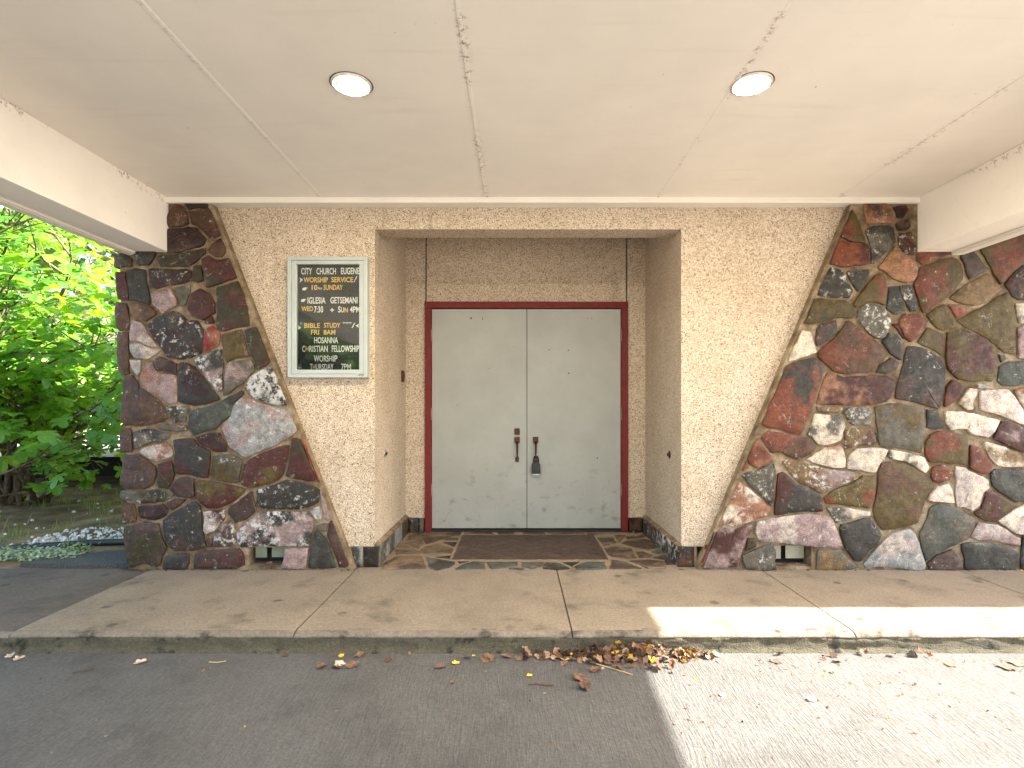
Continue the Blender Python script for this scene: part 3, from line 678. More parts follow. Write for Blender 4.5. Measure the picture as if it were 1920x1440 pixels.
M_LY = mat_simple('yellow_letter', (0.80, 0.50, 0.13), 0.5, var=0.05, bump=0.0)
M_GLASS = mat_glass()
M_LENS = mat_lens()
def mat_lrim():
    g = G('amber_lens_rim')
    p = g.pos()
    g.fin((0.6, 0.4, 0.15), 0.4)
    g.put(g.b.inputs['Emission Color'], g.ramp(g.noise(p, 30, 4), [(0.35, (0.9, 0.42, 0.06)), (0.6, (1.0, 0.72, 0.28))]))
    g.put(g.b.inputs['Emission Strength'], 0.16)
    return g.m
M_LRIM = mat_lrim()
M_RING = mat_simple('lamp_ring', lin((206, 196, 180)), 0.45, var=0.15, scale=40)
M_SOIL = mat_soil()
M_ASPH = mat_simple('asphalt_patch', (0.06, 0.057, 0.052), 0.9, var=0.6, scale=120, bump=1.0, bscale=140)
M_GRAVEL = mat_ramp_island('white_gravel', [(0, (0.32, 0.30, 0.27)), (0.5, (0.62, 0.60, 0.56)), (1, (0.8, 0.79, 0.76))])
M_FIG = mat_leaf('fig_leaf', (0.07, 0.20, 0.035), (0.13, 0.27, 0.035), 0.42, 0.42)
M_FIGI = mat_leaf('fig_foliage', (0.06, 0.19, 0.03), (0.21, 0.33, 0.035), 0.46, 0.42, island=True)
M_TREE = mat_leaf('tree_foliage', (0.05, 0.12, 0.025), (0.11, 0.20, 0.035), 0.4, 0.5, island=True)
M_WEED = mat_leaf('weed', (0.07, 0.15, 0.03), (0.22, 0.22, 0.08), 0.25, 0.6, island=True)
M_SILVER = mat_leaf('silver_groundcover', (0.17, 0.26, 0.15), (0.36, 0.42, 0.32), 0.15, 0.7, island=True)
M_BARK = mat_simple('bark', lin((92, 78, 60)), 0.9, var=0.4, scale=20, bump=0.9, bscale=40)
M_DEAD = mat_ramp_island('dead_leaf', [(0, lin((56, 38, 28))), (0.35, lin((96, 68, 50))), (0.65, lin((128, 98, 76))), (0.88, lin((166, 142, 118))), (0.93, lin((206, 160, 40))), (1, lin((206, 160, 40)))], rand='island')
M_DEADB = mat_simple('dead_leaf_brown', lin((110, 80, 60)), 0.85, var=0.4, scale=50, bump=0.6, rand=0.3)
M_DEADY = mat_simple('dead_leaf_yellow', lin((214, 178, 50)), 0.7, var=0.25, scale=50, bump=0.4)
M_DEADP = mat_simple('dead_leaf_pale', lin((196, 178, 158)), 0.85, var=0.25, scale=50, bump=0.5)
M_STRAW = mat_simple('straw', lin((206, 176, 112)), 0.8, var=0.2)
M_TWIG = mat_simple('twig', lin((74, 60, 48)), 0.9, var=0.3)
M_RAIL = mat_simple('railing_paint', (0.78, 0.77, 0.74), 0.5, var=0.06)
M_HOUSE = mat_simple('house_siding', lin((214, 196, 160)), 0.7, var=0.06)
M_HTRIM = mat_simple('house_trim', lin((196, 120, 56)), 0.6, var=0.08)
M_ROOF = mat_simple('roofing', (0.09, 0.085, 0.08), 0.9, var=0.3, scale=6, bump=0.5)
M_VENT = mat_simple('vent_panel', lin((128, 138, 116)), 0.6, var=0.12, scale=20)
M_VENTW = mat_simple('vent_panel_cream', lin((172, 165, 142)), 0.6, var=0.12, scale=20)
M_GROUND = mat_simple('far_ground', (0.16, 0.155, 0.14), 0.95, var=0.3, scale=0.6, bump=0.3)

PAL = {'m': (98, 56, 48), 'dm': (72, 42, 36), 'ol': (110, 96, 54), 'do': (78, 71, 46), 'dg': (76, 74, 71), 'g': (118, 115, 108),
       'br': (112, 86, 68), 'bd': (62, 52, 42), 'bp': (100, 82, 78), 'lv': (176, 158, 164), 'lw': (212, 204, 206), 'wh': (232, 226, 220),
       'bw': (176, 180, 188), 'rd': (158, 66, 56), 'pk': (172, 132, 112), 'tn': (146, 124, 92), 'tg': (98, 104, 101), 'rb': (134, 82, 60)}
GAIN = 0.51
PALL = {k: tuple((c**1.22)*GAIN*t for c, t in zip(lin(v), (1.09, 1.0, 0.84))) for k, v in PAL.items()}

# ================================================================== stones
def smooth_outline(pts, r, seg=0.03, jit=0.0026):
    """resample a traced outline, round its corners a little and roughen it"""
    n = len(pts)
    out = []
    for i in range(n):
        a = Vector(pts[i-1]); b = Vector(pts[i]); c = Vector(pts[(i+1) % n])
        ab = (a-b); cb = (c-b)
        k1 = min(0.002, ab.length*0.2); k2 = min(0.002, cb.length*0.2)
        out.append(b + ab.normalized()*k1)
        out.append(b + cb.normalized()*k2)
    res = []
    m = len(out)
    for i in range(m):
        p, q = out[i], out[(i+1) % m]
        k = max(1, int((q-p).length/seg))
        if (q-p).length < 0.0012: continue
        for j in range(k):
            s = p.lerp(q, j/k); jj = jit if j else jit*0.25
            res.append(Vector((s.x + r.gauss(0, jj), s.y + r.gauss(0, jj))))
    return res

def area2(p):
    return 0.5*sum(p[i-1].x*p[i].y - p[i].x*p[i-1].y for i in range(len(p)))

def inset(p, d):
    n = len(p); sgn = 1 if area2(p) > 0 else -1
    out = []
    for i in range(n):
        a, b, c = p[i-1], p[i], p[(i+1) % n]
        e1 = (b-a); e2 = (c-b)
        if e1.length < 1e-6 or e2.length < 1e-6: out.append(b.copy()); continue
        n1 = Vector((-e1.y, e1.x)).normalized()*sgn; n2 = Vector((-e2.y, e2.x)).normalized()*sgn
        nn = n1+n2
        if nn.length < 0.3: nn = n1
        nn = nn.normalized()
        out.append(b + nn*(d/max(0.42, nn.dot(n1)) if d < 0 else d))
    return out

def seg_dist(px, py, ax, ay, bx, by):
    dx, dy = bx-ax, by-ay
    t = max(0.0, min(1.0, ((px-ax)*dx+(py-ay)*dy)/(dx*dx+dy*dy+1e-12)))
    ex, ey = ax+t*dx-px, ay+t*dy-py
    return math.sqrt(ex*ex+ey*ey)

def fill_joints(p, others, joint=0.018, most=0.011):
    """let each stone spread towards its neighbours until a mason's joint is left"""
    up = inset(p, -1.0)
    x0 = min(q.x for q in p)-0.06; x1 = max(q.x for q in p)+0.06
    y0 = min(q.y for q in p)-0.06; y1 = max(q.y for q in p)+0.06
    near = [o for o in others if not (max(a[0] for a in o) < x0 or min(a[0] for a in o) > x1 or max(a[1] for a in o) < y0 or min(a[1] for a in o) > y1)]
    out = []
    for q, u in zip(p, up):
        d = 0.10
        for o in near:
            for i in range(len(o)):
                d = min(d, seg_dist(q.x, q.y, o[i-1][0], o[i-1][1], o[i][0], o[i][1]))
        k = max(0.0, min(most, (d-joint)*0.5))
        n = (u-q)
        out.append(q + n*k)
    return out

def stone(name, pts, fr, face, back, parent, r, ca, cb, bloom, mat=None, rough=0.0045, edge=0.0026, tilt=0.022, seg=0.032, grow=0.0, others=None):
    q0 = [Vector(a) for a in pts]
    if grow: q0 = inset(q0, -grow)
    p = smooth_outline(q0, r, seg)
    if others: p = fill_joints(p, others)
    n = len(p)
    cx = sum(q.x for q in p)/n; cy = sum(q.y for q in p)/n
    tx, ty = r.uniform(-tilt, tilt), r.uniform(-tilt, tilt)
    seed = Vector((r.uniform(0, 50), r.uniform(0, 50), r.uniform(0, 50)))
    def w(q, drop, amp):
        return face - drop + tx*(q.x-cx) + ty*(q.y-cy) + amp*mnoise.noise(Vector((q.x*14, q.y*14, 0)) + seed)
    size = math.sqrt(abs(area2(p)))
    k2 = 1.0 - min(0.05, edge*1.1/max(size*0.5, 0.01))
    p2 = [Vector((cx+(q.x-cx)*k2, cy+(q.y-cy)*k2)) for q in p]
    p3 = [Vector((cx+(q.x-cx)*0.62, cy+(q.y-cy)*0.62)) for q in p2]
    p4 = [Vector((cx+(q.x-cx)*0.25, cy+(q.y-cy)*0.25)) for q in p2]
    vs = [fr(q.x, q.y, back) for q in p]
    vs += [fr(q.x, q.y, w(q, edge, rough*0.5)) for q in p]
    vs += [fr(q.x, q.y, w(q, edge*0.15, rough)) for q in p2]
    vs += [fr(q.x, q.y, w(q, -edge*0.1, rough*1.3)) for q in p3]
    vs += [fr(q.x, q.y, w(q, -edge*0.1, rough*1.3)) for q in p4]
    vs.append(fr(cx, cy, w(Vector((cx, cy)), -edge*0.1, rough)))
    fs = []
    for l in range(4):
        for i in range(n):
            j = (i+1) % n
            fs.append((l*n+i, l*n+j, (l+1)*n+j, (l+1)*n+i))
    for i in range(n):
        fs.append((4*n+i, 4*n+(i+1) % n, 5*n))
    mb = MB().add(vs, fs)
    me = mb.mesh(name, mat or M_STONE)
    # the cleft face is shaded softly, its broken rim stays crisp
    me.polygons.foreach_set('use_smooth', [sum(1 for v in f.vertices if v >= 2*n) >= 3 for f in me.polygons])
    o = link(bpy.data.objects.new(name, me), parent)
    k = r.uniform(0.88, 1.12)
    o['colour_a'] = [c*k for c in ca]
    o['colour_b'] = [c*k for c in cb]
    o['bloom'] = float(bloom)
    return o

def parse(txt):
    for ln in txt.strip().splitlines():
        h, p = ln.split('|'); a, b, w = h.split()
        yield a, b, float(w), [tuple(map(float, q.split(','))) for q in p.split()]

def clip_half(poly, nx, ny, d):
    out = []
    for i in range(len(poly)):
        a, b = poly[i-1], poly[i]
        da = a[0]*nx+a[1]*ny-d; db = b[0]*nx+b[1]*ny-d
        if (da < 0) != (db < 0):
            t = da/(da-db); out.append((a[0]+(b[0]-a[0])*t, a[1]+(b[1]-a[1])*t))
        if db < 0: out.append(b)
    return out

def rubble(x0, x1, z0, z1, count, r, gap=0.016, aniso=1.25):
    """random rubble cells filling a rectangle"""
    cand = [(r.uniform(x0, x1), r.uniform(z0, z1)) for _ in range(count)]
    for it in range(3):
        cells = []
        for i, (a, b) in enumerate(cand):
            poly = [(x0, z0), (x1, z0), (x1, z1), (x0, z1)]
            for j, (c, d) in enumerate(cand):
                if i == j: continue
                nx, ny = (c-a), (d-b)*aniso
                mx, my = (a+c)/2, (b+d)/2
                poly = clip_half(poly, nx, ny, mx*nx+my*ny)
                if len(poly) < 3: break
            cells.append(poly)
        if it < 2:
            cand = [((sum(q[0] for q in p)/len(p))*0.5+c[0]*0.5, (sum(q[1] for q in p)/len(p))*0.5+c[1]*0.5) if len(p) > 2 else c for p, c in zip(cells, cand)]
    out = []
    for p in cells:
        if len(p) < 3: continue
        q = [Vector(a) for a in p]
        if area2(q) < 0: q.reverse()
        s = inset(q, gap)
        if area2(s) > 0.002: out.append([(a.x, a.y) for a in s])
    return out

# ================================================================== ground, drive, walk
ground = MB()
ground.add([(-400, -400, -0.34), (400, -400, -0.34), (400, 400, -0.34), (-400, 400, -0.34)], [(0, 1, 2, 3)])
tag(ground.build('ground', M_GROUND), kind='structure')

KERB_Y = -1.150
def drive_z(y):
    t = min(max(-1.15 - y, 0.0), 5.5)
    return -0.105 - 0.03*t
def sheet(name, mat, xs, ys, skip=None, dz=0.0):
    n = len(xs)
    vs = [(x, y, drive_z(y) + dz + 0.004*mnoise.noise(Vector((x*0.7, y*0.7, 3)))) for y in ys for x in xs]
    fs = [(j*n+i, j*n+i+1, (j+1)*n+i+1, (j+1)*n+i) for j in range(len(ys)-1) for i in range(n-1) if not (skip and skip((xs[i]+xs[i+1])/2, (ys[j]+ys[j+1])/2))]
    tag(MB().add(vs, fs).build(name, mat, smooth=True), kind='structure')
sheet('driveway', M_DRIVE, [-5, -4, -3, -2, -1, 0, 1, 2, 3, 4, 5], [-6.8, -6, -5, -4, -3, -2.2, -1.6, -1.3, -1.05])
M_LOT = mat_concrete('bounce_lot_concrete', lin((170, 163, 150)), lin((140, 132, 120)), 0.4)  # pale tone picked to bounce sunlight up to the canopy ceiling
sheet('unseen_bounce_lot', M_LOT, [-60, -30, -15, -8, -5, 0, 5, 8, 15, 30, 60], [-60, -30, -15, -9, -6.8, -4, -2, -1.05], skip=lambda x, y: abs(x) < 5 and y > -6.8)  # unseen paving around the driveway, added for its bounced light

walk = setting('sidewalk', (0, 0, -0.1))
joints = [-9.5, -6.8, -4.1, -2.62, -1.150, 0.290, 1.755, 3.155, 4.60, 6.05, 7.5, 9.0, 12.0]
def profile():
    # slab top with a tooled, rounded nosing
    p = [(0.30, -0.06), (0.30, 0.0), (-0.02, 0.0), (-0.6, -0.001), (KERB_Y+0.055, -0.003)]
    for k in range(1, 6):
        a = math.radians(90 + 18*k)
        p.append((KERB_Y+0.052+0.052*math.cos(a), -0.027+0.024*math.sin(a)))
    p += [(KERB_Y+0.004, -0.033), (KERB_Y+0.03, -0.06)]
    return p
for i in range(len(joints)-1):
    xa, xb = joints[i]+0.004, joints[i+1]-0.004
    pr = profile()
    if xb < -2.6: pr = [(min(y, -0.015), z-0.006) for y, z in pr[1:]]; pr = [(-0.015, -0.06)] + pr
    nseg = max(2, int((xb-xa)/0.12))
    cols = []
    mb = MB()
    n = len(pr)
    for k in range(nseg+1):
        x = xa + (xb-xa)*k/nseg
        c = 0.004 if k in (0, nseg) else 0.0
        for q, (y, z) in enumerate(pr):
            jz = 0.002*mnoise.noise(Vector((x*3, y*3, 0)))
            jy = 0.004*mnoise.noise(Vector((x*6, 9, z*20))) if y < KERB_Y+0.06 else 0.0
            mb.v.append((x, y+jy, z + jz - (c if z > -0.03 else 0)))
    for k in range(nseg):
        for q in range(n):
            a = k*n+q; b = k*n+(q+1) % n
            mb.f.append((a, b, b+n, a+n))
    mb.f.append(tuple(range(n))); mb.f.append(tuple(nseg*n+q for q in range(n-1, -1, -1)))
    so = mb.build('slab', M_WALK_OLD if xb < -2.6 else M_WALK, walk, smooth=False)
    so.data.materials.append(M_NOSE)
    for f in so.data.polygons:
        if f.center.y < KERB_Y+0.045: f.material_index = 1
# rough kerb below the nosing, one strip of uneven concrete
kb = MB()
kx = [-9.5 + 0.05*i for i in range(int(21.5/0.05)+1)]
kz = [-0.030, -0.045, -0.06, -0.075, -0.09, -0.105, -0.12, -0.16]
for x in kx:
    for z in kz:
        jy = 0.008*mnoise.noise(Vector((x*9, 4, z*30))) + 0.004*mnoise.noise(Vector((x*31, 8, z*60)))
        kb.v.append((x, KERB_Y + 0.003 + jy - (0.012 if z < -0.1 else 0.0), z))
    kb.v.append((x, -0.9, -0.030))
m = len(kz)+1
for i in range(len(kx)-1):
    for q in range(len(kz)-1):
        a = i*m+q; kb.f.append((a, a+1, a+1+m, a+m))
    a = i*m; kb.f.append((a, a+m, a+m+m-1, a+m-1))
kb.build('kerb', M_KERB, walk, smooth=True)
# dirt packed under the joints
MB().box(-9.5, 12.0, -1.10, 0.28, -0.058, -0.012).build('joint_fill', mat_simple('joint_dirt', lin((66, 52, 38)), 0.95, var=0.4, scale=40, bump=0.8), walk)

# ================================================================== recess floor
porch = setting('porch_floor')
MB().box(-1.10, 1.25, 0.005, 1.16, -0.05, 0.0035).build('grout_bed', M_GROUT, porch)
for a, b, w, pts in parse(FLAGSTONES):
    stone('flagstone', pts, FLOORF, 0.0072, -0.01, porch, rng, [sum(PALL[a])/3*0.55+c*0.85 for c in PALL[a]], [sum(PALL[b])/3*0.55+c*0.8 for c in PALL[b]], w*0.5, rough=0.0008, edge=0.002, tilt=0.002, seg=0.07, grow=0.006)
# herringbone panel of brown pavers set in front of the doors
HX0, HX1, HY0, HY1 = -0.488, 0.700, 0.185, 0.982
L_, W_ = 0.205, 0.1025
cs = math.cos(math.radians(45))
def rot(u, v): return ((u-v)*cs + 0.1, (u+v)*cs + 0.56)
for i in range(-9, 10):
    for j in range(-9, 10):
        for kind in (0, 1):
            bx = i*W_ + j*2*W_; by = i*W_ - j*2*W_
            if kind == 0: q = (bx, by, bx+L_, by+W_)
            else: q = (bx - 0.0, by+W_, bx+W_, by+W_+L_)
            gp = 0.0027
            poly = [rot(q[0]+gp, q[1]+gp), rot(q[2]-gp, q[1]+gp), rot(q[2]-gp, q[3]-gp), rot(q[0]+gp, q[3]-gp)]
            for nxx, nyy, d in ((1, 0, HX1), (-1, 0, -HX0), (0, 1, HY1), (0, -1, -HY0)):
                poly = clip_half(poly, nxx, nyy, d)
                if len(poly) < 3: break
            if len(poly) < 3: continue
            ar = abs(area2([Vector(t) for t in poly]))
            if ar < 0.0004: continue
            MB().prism(poly, FLOORF, -0.01, 0.0056 + rng.uniform(-0.0004, 0.0004)).build('brick', M_TILE, porch)

# ================================================================== pebble-faced entrance wall
RX0, RX1, RY = -1.027, 1.198, 1.104           # recess
pw = thing('entrance_wall', 'cream pebble-faced entrance wall with a deep square recess for the doors', 'wall', (0, 0, 0))
ZT = 2.70
def diag_l(z): return -1.154 - 0.389*z
def diag_r(z): return 1.295 + 0.420*z
pb = lambda pts, w0=-0.18, w1=0.0: MB().prism(pts, WALLF, w0, w1)
pb([(diag_l(0.15)-0.012, 0.15), (RX0, 0.15), (RX0, ZT), (diag_l(ZT)-0.012, ZT)], -0.2).build('wall_panel', M_PEBBLE, pw)
pb([(RX1, 0.15), (diag_r(0.15)+0.012, 0.15), (diag_r(ZT)+0.012, ZT), (RX1, ZT)], -0.2).build('wall_panel', M_PEBBLE, pw)
pb([(RX0, 2.453), (RX1, 2.453), (RX1, ZT), (RX0, ZT)], -0.2).build('lintel', M_PEBBLE, pw)
MB().box(RX0-0.2, RX0, 0.2, RY+0.1, 0.15, 3.0).build('reveal', M_PEBBLE, pw)
MB().box(RX1, RX1+0.2, 0.2, RY+0.1, 0.15, 3.0).build('reveal', M_PEBBLE, pw)
JL, JR = -0.838, 1.024
FX0, FX1, FZ = -0.8465, 1.035, 2.14
MB().box(RX0, JL-0.006, RY, RY+0.1, 0.13, 3.0).build('back_panel', M_PEBBLE, pw)
MB().box(JL+0.006, JR-0.006, RY, RY+0.1, FZ, 3.0).build('back_panel', M_PEBBLE, pw)
MB().box(JR+0.006, RX1, RY, RY+0.1, 0.13, 3.0).build('back_panel', M_PEBBLE, pw)
MB().box(RX0, RX1, RY+0.03, RY+0.12, 0.0, 3.0).build('joint_backing', M_DARK, pw)
MB().box(RX0-0.2, RX1+0.2, 0.2, RY+0.12, 3.0, 3.06).build('recess_ceiling', M_CEIL, pw)
# slate base stones and the sloping mortar bed above them
BX0, BX1 = -0.992, 1.166
SIDE_L = lambda u, v, w: (BX0 - 0.03 + w, u, v)
SIDE_R = lambda u, v, w: (BX1 + 0.03 - w, u, v)
BACKF = lambda u, v, w: (u, RY - w, v)
r2 = random.Random(21)
def base_run(edges, fr, face, cols, top=0.148):
    for a, b, c in zip(edges[:-1], edges[1:], cols):
        t = top + r2.uniform(-0.006, 0.004)
        stone('base_stone', [(a+0.005, 0.004), (b-0.005, 0.004), (b-0.004, t), (a+0.004, t)], fr, face, -0.01, pw, r2, PALL[c[0]], PALL[c[1]], c[2], rough=0.003, edge=0.004, tilt=0.01, seg=0.08)
base_run([-0.012, 0.10, 0.34, 0.50, 0.80, 1.09], SIDE_L, 0.03, [('bw', 'g', .3), ('tg', 'bw', .4), ('tg', 'g', .3), ('bw', 'tg', .3), ('ol', 'tg', .2)])
base_run([-0.012, 0.17, 0.33, 0.62, 1.09], SIDE_R, 0.03, [('dg', 'g', .6), ('dg', 'wh', .75), ('dg', 'g', .7), ('bp', 'g', .5)])
base_run([-1.192, -1.11, BX0], WALLF, 0.012, [('tg', 'bw', .3), ('bd', 'dg', .1)])
base_run([BX1, 1.292], WALLF, 0.012, [('br', 'bd', .3)])
base_run([BX0, -0.90, FX0-0.004], BACKF, 0.03, [('tg', 'dg', .2), ('tg', 'g', .2)], 0.135)
base_run([FX1+0.004, BX1], BACKF, 0.03, [('br', 'dm', .2)], 0.135)
mo = MB()
mo.prism([(RX0-0.01, 0.148), (BX0-0.003, 0.150), (RX0-0.001, 0.172)], lambda u, v, w: (u, w, v), 0.0, RY)
mo.build('mortar_bed', M_MORTAR, pw)
MB().prism([(RX1+0.01, 0.148), (BX1+0.003, 0.150), (RX1+0.001, 0.172)], lambda u, v, w: (u, w, v), 0.0, RY).build('mortar_bed', M_MORTAR, pw)
MB().box(-1.21, RX0, 0.0, 0.18, 0.0, 0.1495).box(RX1, 1.31, 0.0, 0.18, 0.0, 0.1495).build('base_backing', M_MORTAR, pw)
MB().box(RX0-0.1, BX0-0.031, 0.18, RY+0.1, 0.0, 0.1495).box(BX1+0.031, RX1+0.1, 0.18, RY+0.1, 0.0, 0.1495).build('base_backing', M_MORTAR, pw)

# ================================================================== stone walls
STF, MOF = 0.077, 0.0645
def mortar_body(polys, parent):
    for p in polys:
        MB().prism(p, WALLF, -0.30, MOF).build('mortar', M_MORTAR, parent)
sl = thing('stone_wall', 'leaning-edged rubble stone pier of maroon, grey and lavender stones beside the fig bush', 'wall', (-2.0, 0, 0), 'rubble stone walls')
def bl(z): return -2.77 - 0.028*z
VZ0, VZ1 = 0.030, 0.160
V1 = (-1.919, -1.645)
mortar_body([[(bl(VZ1), VZ1), (diag_l(VZ1), VZ1), (diag_l(ZT), ZT), (bl(ZT), ZT)],
             [(bl(0), 0.001), (V1[0], 0.001), (V1[0], VZ1-0.0005), (bl(VZ1), VZ1-0.0005)],
             [(V1[1], 0.001), (diag_l(0), 0.001), (diag_l(VZ1), VZ1-0.0005), (V1[1], VZ1-0.0005)],
             [(V1[0]+0.0005, 0.001), (V1[1]-0.0005, 0.001), (V1[1]-0.0005, VZ0), (V1[0]+0.0005, VZ0)]], sl)
LS = [(a, b, w, [(min(x, diag_l(z)-(0.006 if a == 'rd' else 0.024)), z) for x, z in pts]) for a, b, w, pts in parse(LEFT_STONES)]
EDGE_L = [(diag_l(0)-0.004, 0.0), (diag_l(2.62)-0.004, 2.62)]
for a, b, w, pts in LS:
    stone('stone', pts, WALLF, STF + rng.uniform(-0.003, 0.008), 0.03, sl, rng, PALL[a], PALL[b], w, others=[q[3] for q in LS if q[3] is not pts] + [EDGE_L, [(V1[0], 0), (V1[0], VZ1), (V1[1], VZ1), (V1[1], 0)]])
r3 = random.Random(5)
keys = ['m', 'dm', 'ol', 'do', 'dg', 'g', 'br', 'bp', 'lv', 'rb', 'tg', 'lw']
ENDF = lambda u, v, w: (-2.80 - w - 0.0*v, u, v)
for pts in rubble(0.0, 0.30, 0.01, 2.6, 16, r3):
    stone('stone', pts, ENDF, 0.03, -0.02, sl, r3, PALL[r3.choice(keys)], PALL[r3.choice(keys)], r3.uniform(.1, .5))
for pts in rubble(-2.84, -2.50, 2.27, 2.66, 4, r3):
    stone('stone', pts, WALLF, STF-0.006, 0.03, sl, r3, PALL['do'], PALL['dm'], .2)

sr = thing('stone_wall', 'long rubble stone wall of white, olive and maroon stones right of the doors', 'wall', (3.0, 0, 0), 'rubble stone walls')
V2 = (1.843, 2.109); WZ0, WZ1 = 0.022, 0.172
XE = 6.2
mortar_body([[(diag_r(WZ1), WZ1), (XE, WZ1), (XE, ZT), (diag_r(ZT), ZT)],
             [(diag_r(0), 0.001), (V2[0], 0.001), (V2[0], WZ1-0.0005), (diag_r(WZ1), WZ1-0.0005)],
             [(V2[1], 0.001), (XE, 0.001), (XE, WZ1-0.0005), (V2[1], WZ1-0.0005)],
             [(V2[0]+0.0005, 0.001), (V2[1]-0.0005, 0.001), (V2[1]-0.0005, WZ0), (V2[0]+0.0005, WZ0)]], sr)
def stagger(pts, lo):
    return [(x + (0.14*abs(mnoise.noise(Vector((z*4.3, 7.1, 2.2)))) if lo < x < 3.80 else 0.0), z) for x, z in pts]
RS = [(a, b, w, [(max(x, diag_r(z)+(0.004 if a == 'rd' else 0.020)), z) for x, z in pts]) for a, b, w, pts in parse(RIGHT_STONES)]
EDGE_R = [(diag_r(0)+0.004, 0.0), (diag_r(2.62)+0.004, 2.62)]
RS = [(a, b, w, stagger(p, 3.63)) for a, b, w, p in RS]
for a, b, w, pts in RS:
    stone('stone', pts, WALLF, STF + rng.uniform(-0.003, 0.008), 0.03, sr, rng, PALL[a], PALL[b], w, others=[q[3] for q in RS if q[3] is not pts] + [EDGE_R, [(V2[0], 0), (V2[0], WZ1), (V2[1], WZ1), (V2[1], 0)]])
keys2 = keys + ['wh', 'wh', 'lw', 'rb', 'ol', 'tn']
for pts in rubble(3.662, XE, 0.01, 2.64, 70, r3, 0.012):
    pts = stagger(pts, 3.0)
    stone('stone', pts, WALLF, STF + r3.uniform(-0.006, 0.01), 0.03, sr, r3, PALL[r3.choice(keys2)], PALL[r3.choice(keys2)], r3.uniform(.1, .5))
for pts in rubble(2.90, 3.72, 2.32, 2.64, 9, r3):
    stone('stone', pts, WALLF, STF-0.008, 0.03, sr, r3, PALL[r3.choice(keys)], PALL[r3.choice(keys)], .2)

# crawl-space vents low in the stone walls
def vent(v, z0, z1, mat, label, split):
    t = thing('wall_vent', label, 'vent', ((v[0]+v[1])/2, 0.0, z0), 'crawl space vents')
    MB().box(v[0]+0.001, v[1]-0.001, 0.05, 0.06, z0+0.001, z1-0.001).build('vent_back', M_DARK, t)
    MB().box(v[0]+0.02, split-0.018, 0.012, 0.019, z0+0.036, z1-0.014).build('vent_panel', mat, t)
    MB().box(split+0.018, v[1]-0.012, 0.015, 0.022, z0+0.038, z1-0.014).build('vent_panel', mat, t)
    return t
vent(V1, VZ0, VZ1, M_VENT, 'pale green vent panel in a dark slot at the foot of the stone pier', -1.80)
vent(V2, WZ0, WZ1, M_VENTW, 'cream vent panel in a slot at the foot of the long stone wall', 1.945)

# ================================================================== doors
df = thing('door_frame', 'dark red painted metal frame around the double doors', 'door frame', (0.094, RY, 0))
DX0, DX1, DXM = -0.782, 0.968, 0.099
DZ0, DZ1 = 0.040, 2.072
YF_ = RY - 0.022
MB().box(FX0, DX0-0.004, YF_, RY+0.028, 0.010, FZ-0.062).build('jamb', M_RED, df, bevel=0.003)
MB().box(DX1+0.004, FX1, YF_, RY+0.028, 0.010, FZ-0.062).build('jamb', M_RED, df, bevel=0.003)
MB().box(FX0, FX1, YF_-0.001, RY+0.028, FZ-0.0615, FZ-0.001).build('head', M_RED, df, bevel=0.003)
MB().box(DX0-0.003, DX1+0.003, RY+0.002, RY+0.029, 0.008, 0.026).build('threshold', M_BLACK, df)
def leaf_door(x0, x1, label, hinge_x):
    t = thing('door', label, 'door', ((x0+x1)/2, RY, DZ0), 'double doors')
    MB().box(x0, x1, RY-0.004, RY+0.028, DZ0, DZ1).build('door_panel', M_DOOR, t, bevel=0.002)
    for hz in (1.83, 1.10, 0.40):
        MB().tube([(hinge_x, RY-0.014, hz-0.055), (hinge_x, RY-0.014, hz+0.055)], 0.007, 10).build('hinge', M_HINGE, t, smooth=False)
    return t
dl = leaf_door(DX0, DXM-0.0025, 'plain pale grey door with a keyhole plate above its bronze pull', DX0-0.002)
dr = leaf_door(DXM+0.0025, DX1, 'plain pale grey door with the lockbox hanging on its bronze pull', DX1+0.002)
YD = RY - 0.004
def hole(d, x, z, r=0.006):
    MB().lathe([(0.0001, -0.0015), (r, -0.0015), (r, 0.001)], (x, YD, z), 10, 'y').build('screw_hole', M_TWIG, d)
for x, z, r in ((-0.419, 1.988, .009), (-0.312, 1.990, .005), (-0.312, 1.976, .005), (-.547, 1.18, .004), (-.25, 1.52, .003)): hole(dl, x, z, r)
for x, z, r in ((0.305, 1.695, .006), (0.483, 1.690, .006), (0.486, 1.477, .007), (0.752, 0.690, .007), (.70, 1.985, .004), (.66, 1.985, .004)): hole(dr, x, z, r)
def rbox(x0, x1, y0, y1, z0, z1, name, mat, par, bev=0.006):
    return MB().box(x0, x1, y0, y1, z0, z1).build(name, mat, par, bevel=bev, smooth=False)
def pull(d, xc, ztop):
    hnd = rbox(xc-0.024, xc+0.024, YD-0.024, YD, ztop-0.056, ztop, 'handle', M_BRONZE, d)
    path, rad = [], []
    for k in range(9):
        t = k/8
        path.append((xc, YD-0.018-0.030*math.sin(math.pi*min(1, t*1.02)), ztop-0.048-0.145*t)); rad.append(0.0125-0.006*t)
    MB().tube(path, rad, 10).build('grip', M_BRONZE, hnd, smooth=True)
    rbox(xc-0.017, xc+0.017, YD-0.02, YD, ztop-0.232, ztop-0.188, 'foot_plate', M_BRONZE, hnd)
pull(dl, 0.008, 0.888)
pull(dr, 0.180, 0.888)
dbp = rbox(0.008-0.024, 0.008+0.024, YD-0.016, YD, 0.908, 0.967, 'deadbolt', M_BRONZE, dl)
MB().lathe([(0.013, -0.021), (0.015, -0.016), (0.015, 0.0)], (0.008, YD-0.003, 0.932), 16, 'y').add([(0.008, YD-0.0241, 0.932)], []).build('keyway', M_STEEL, dbp)
lb = thing('lockbox', 'small black lockbox hanging by its shackle from the bronze door pull', 'lockbox', (0.182, RY-0.06, 0.55))
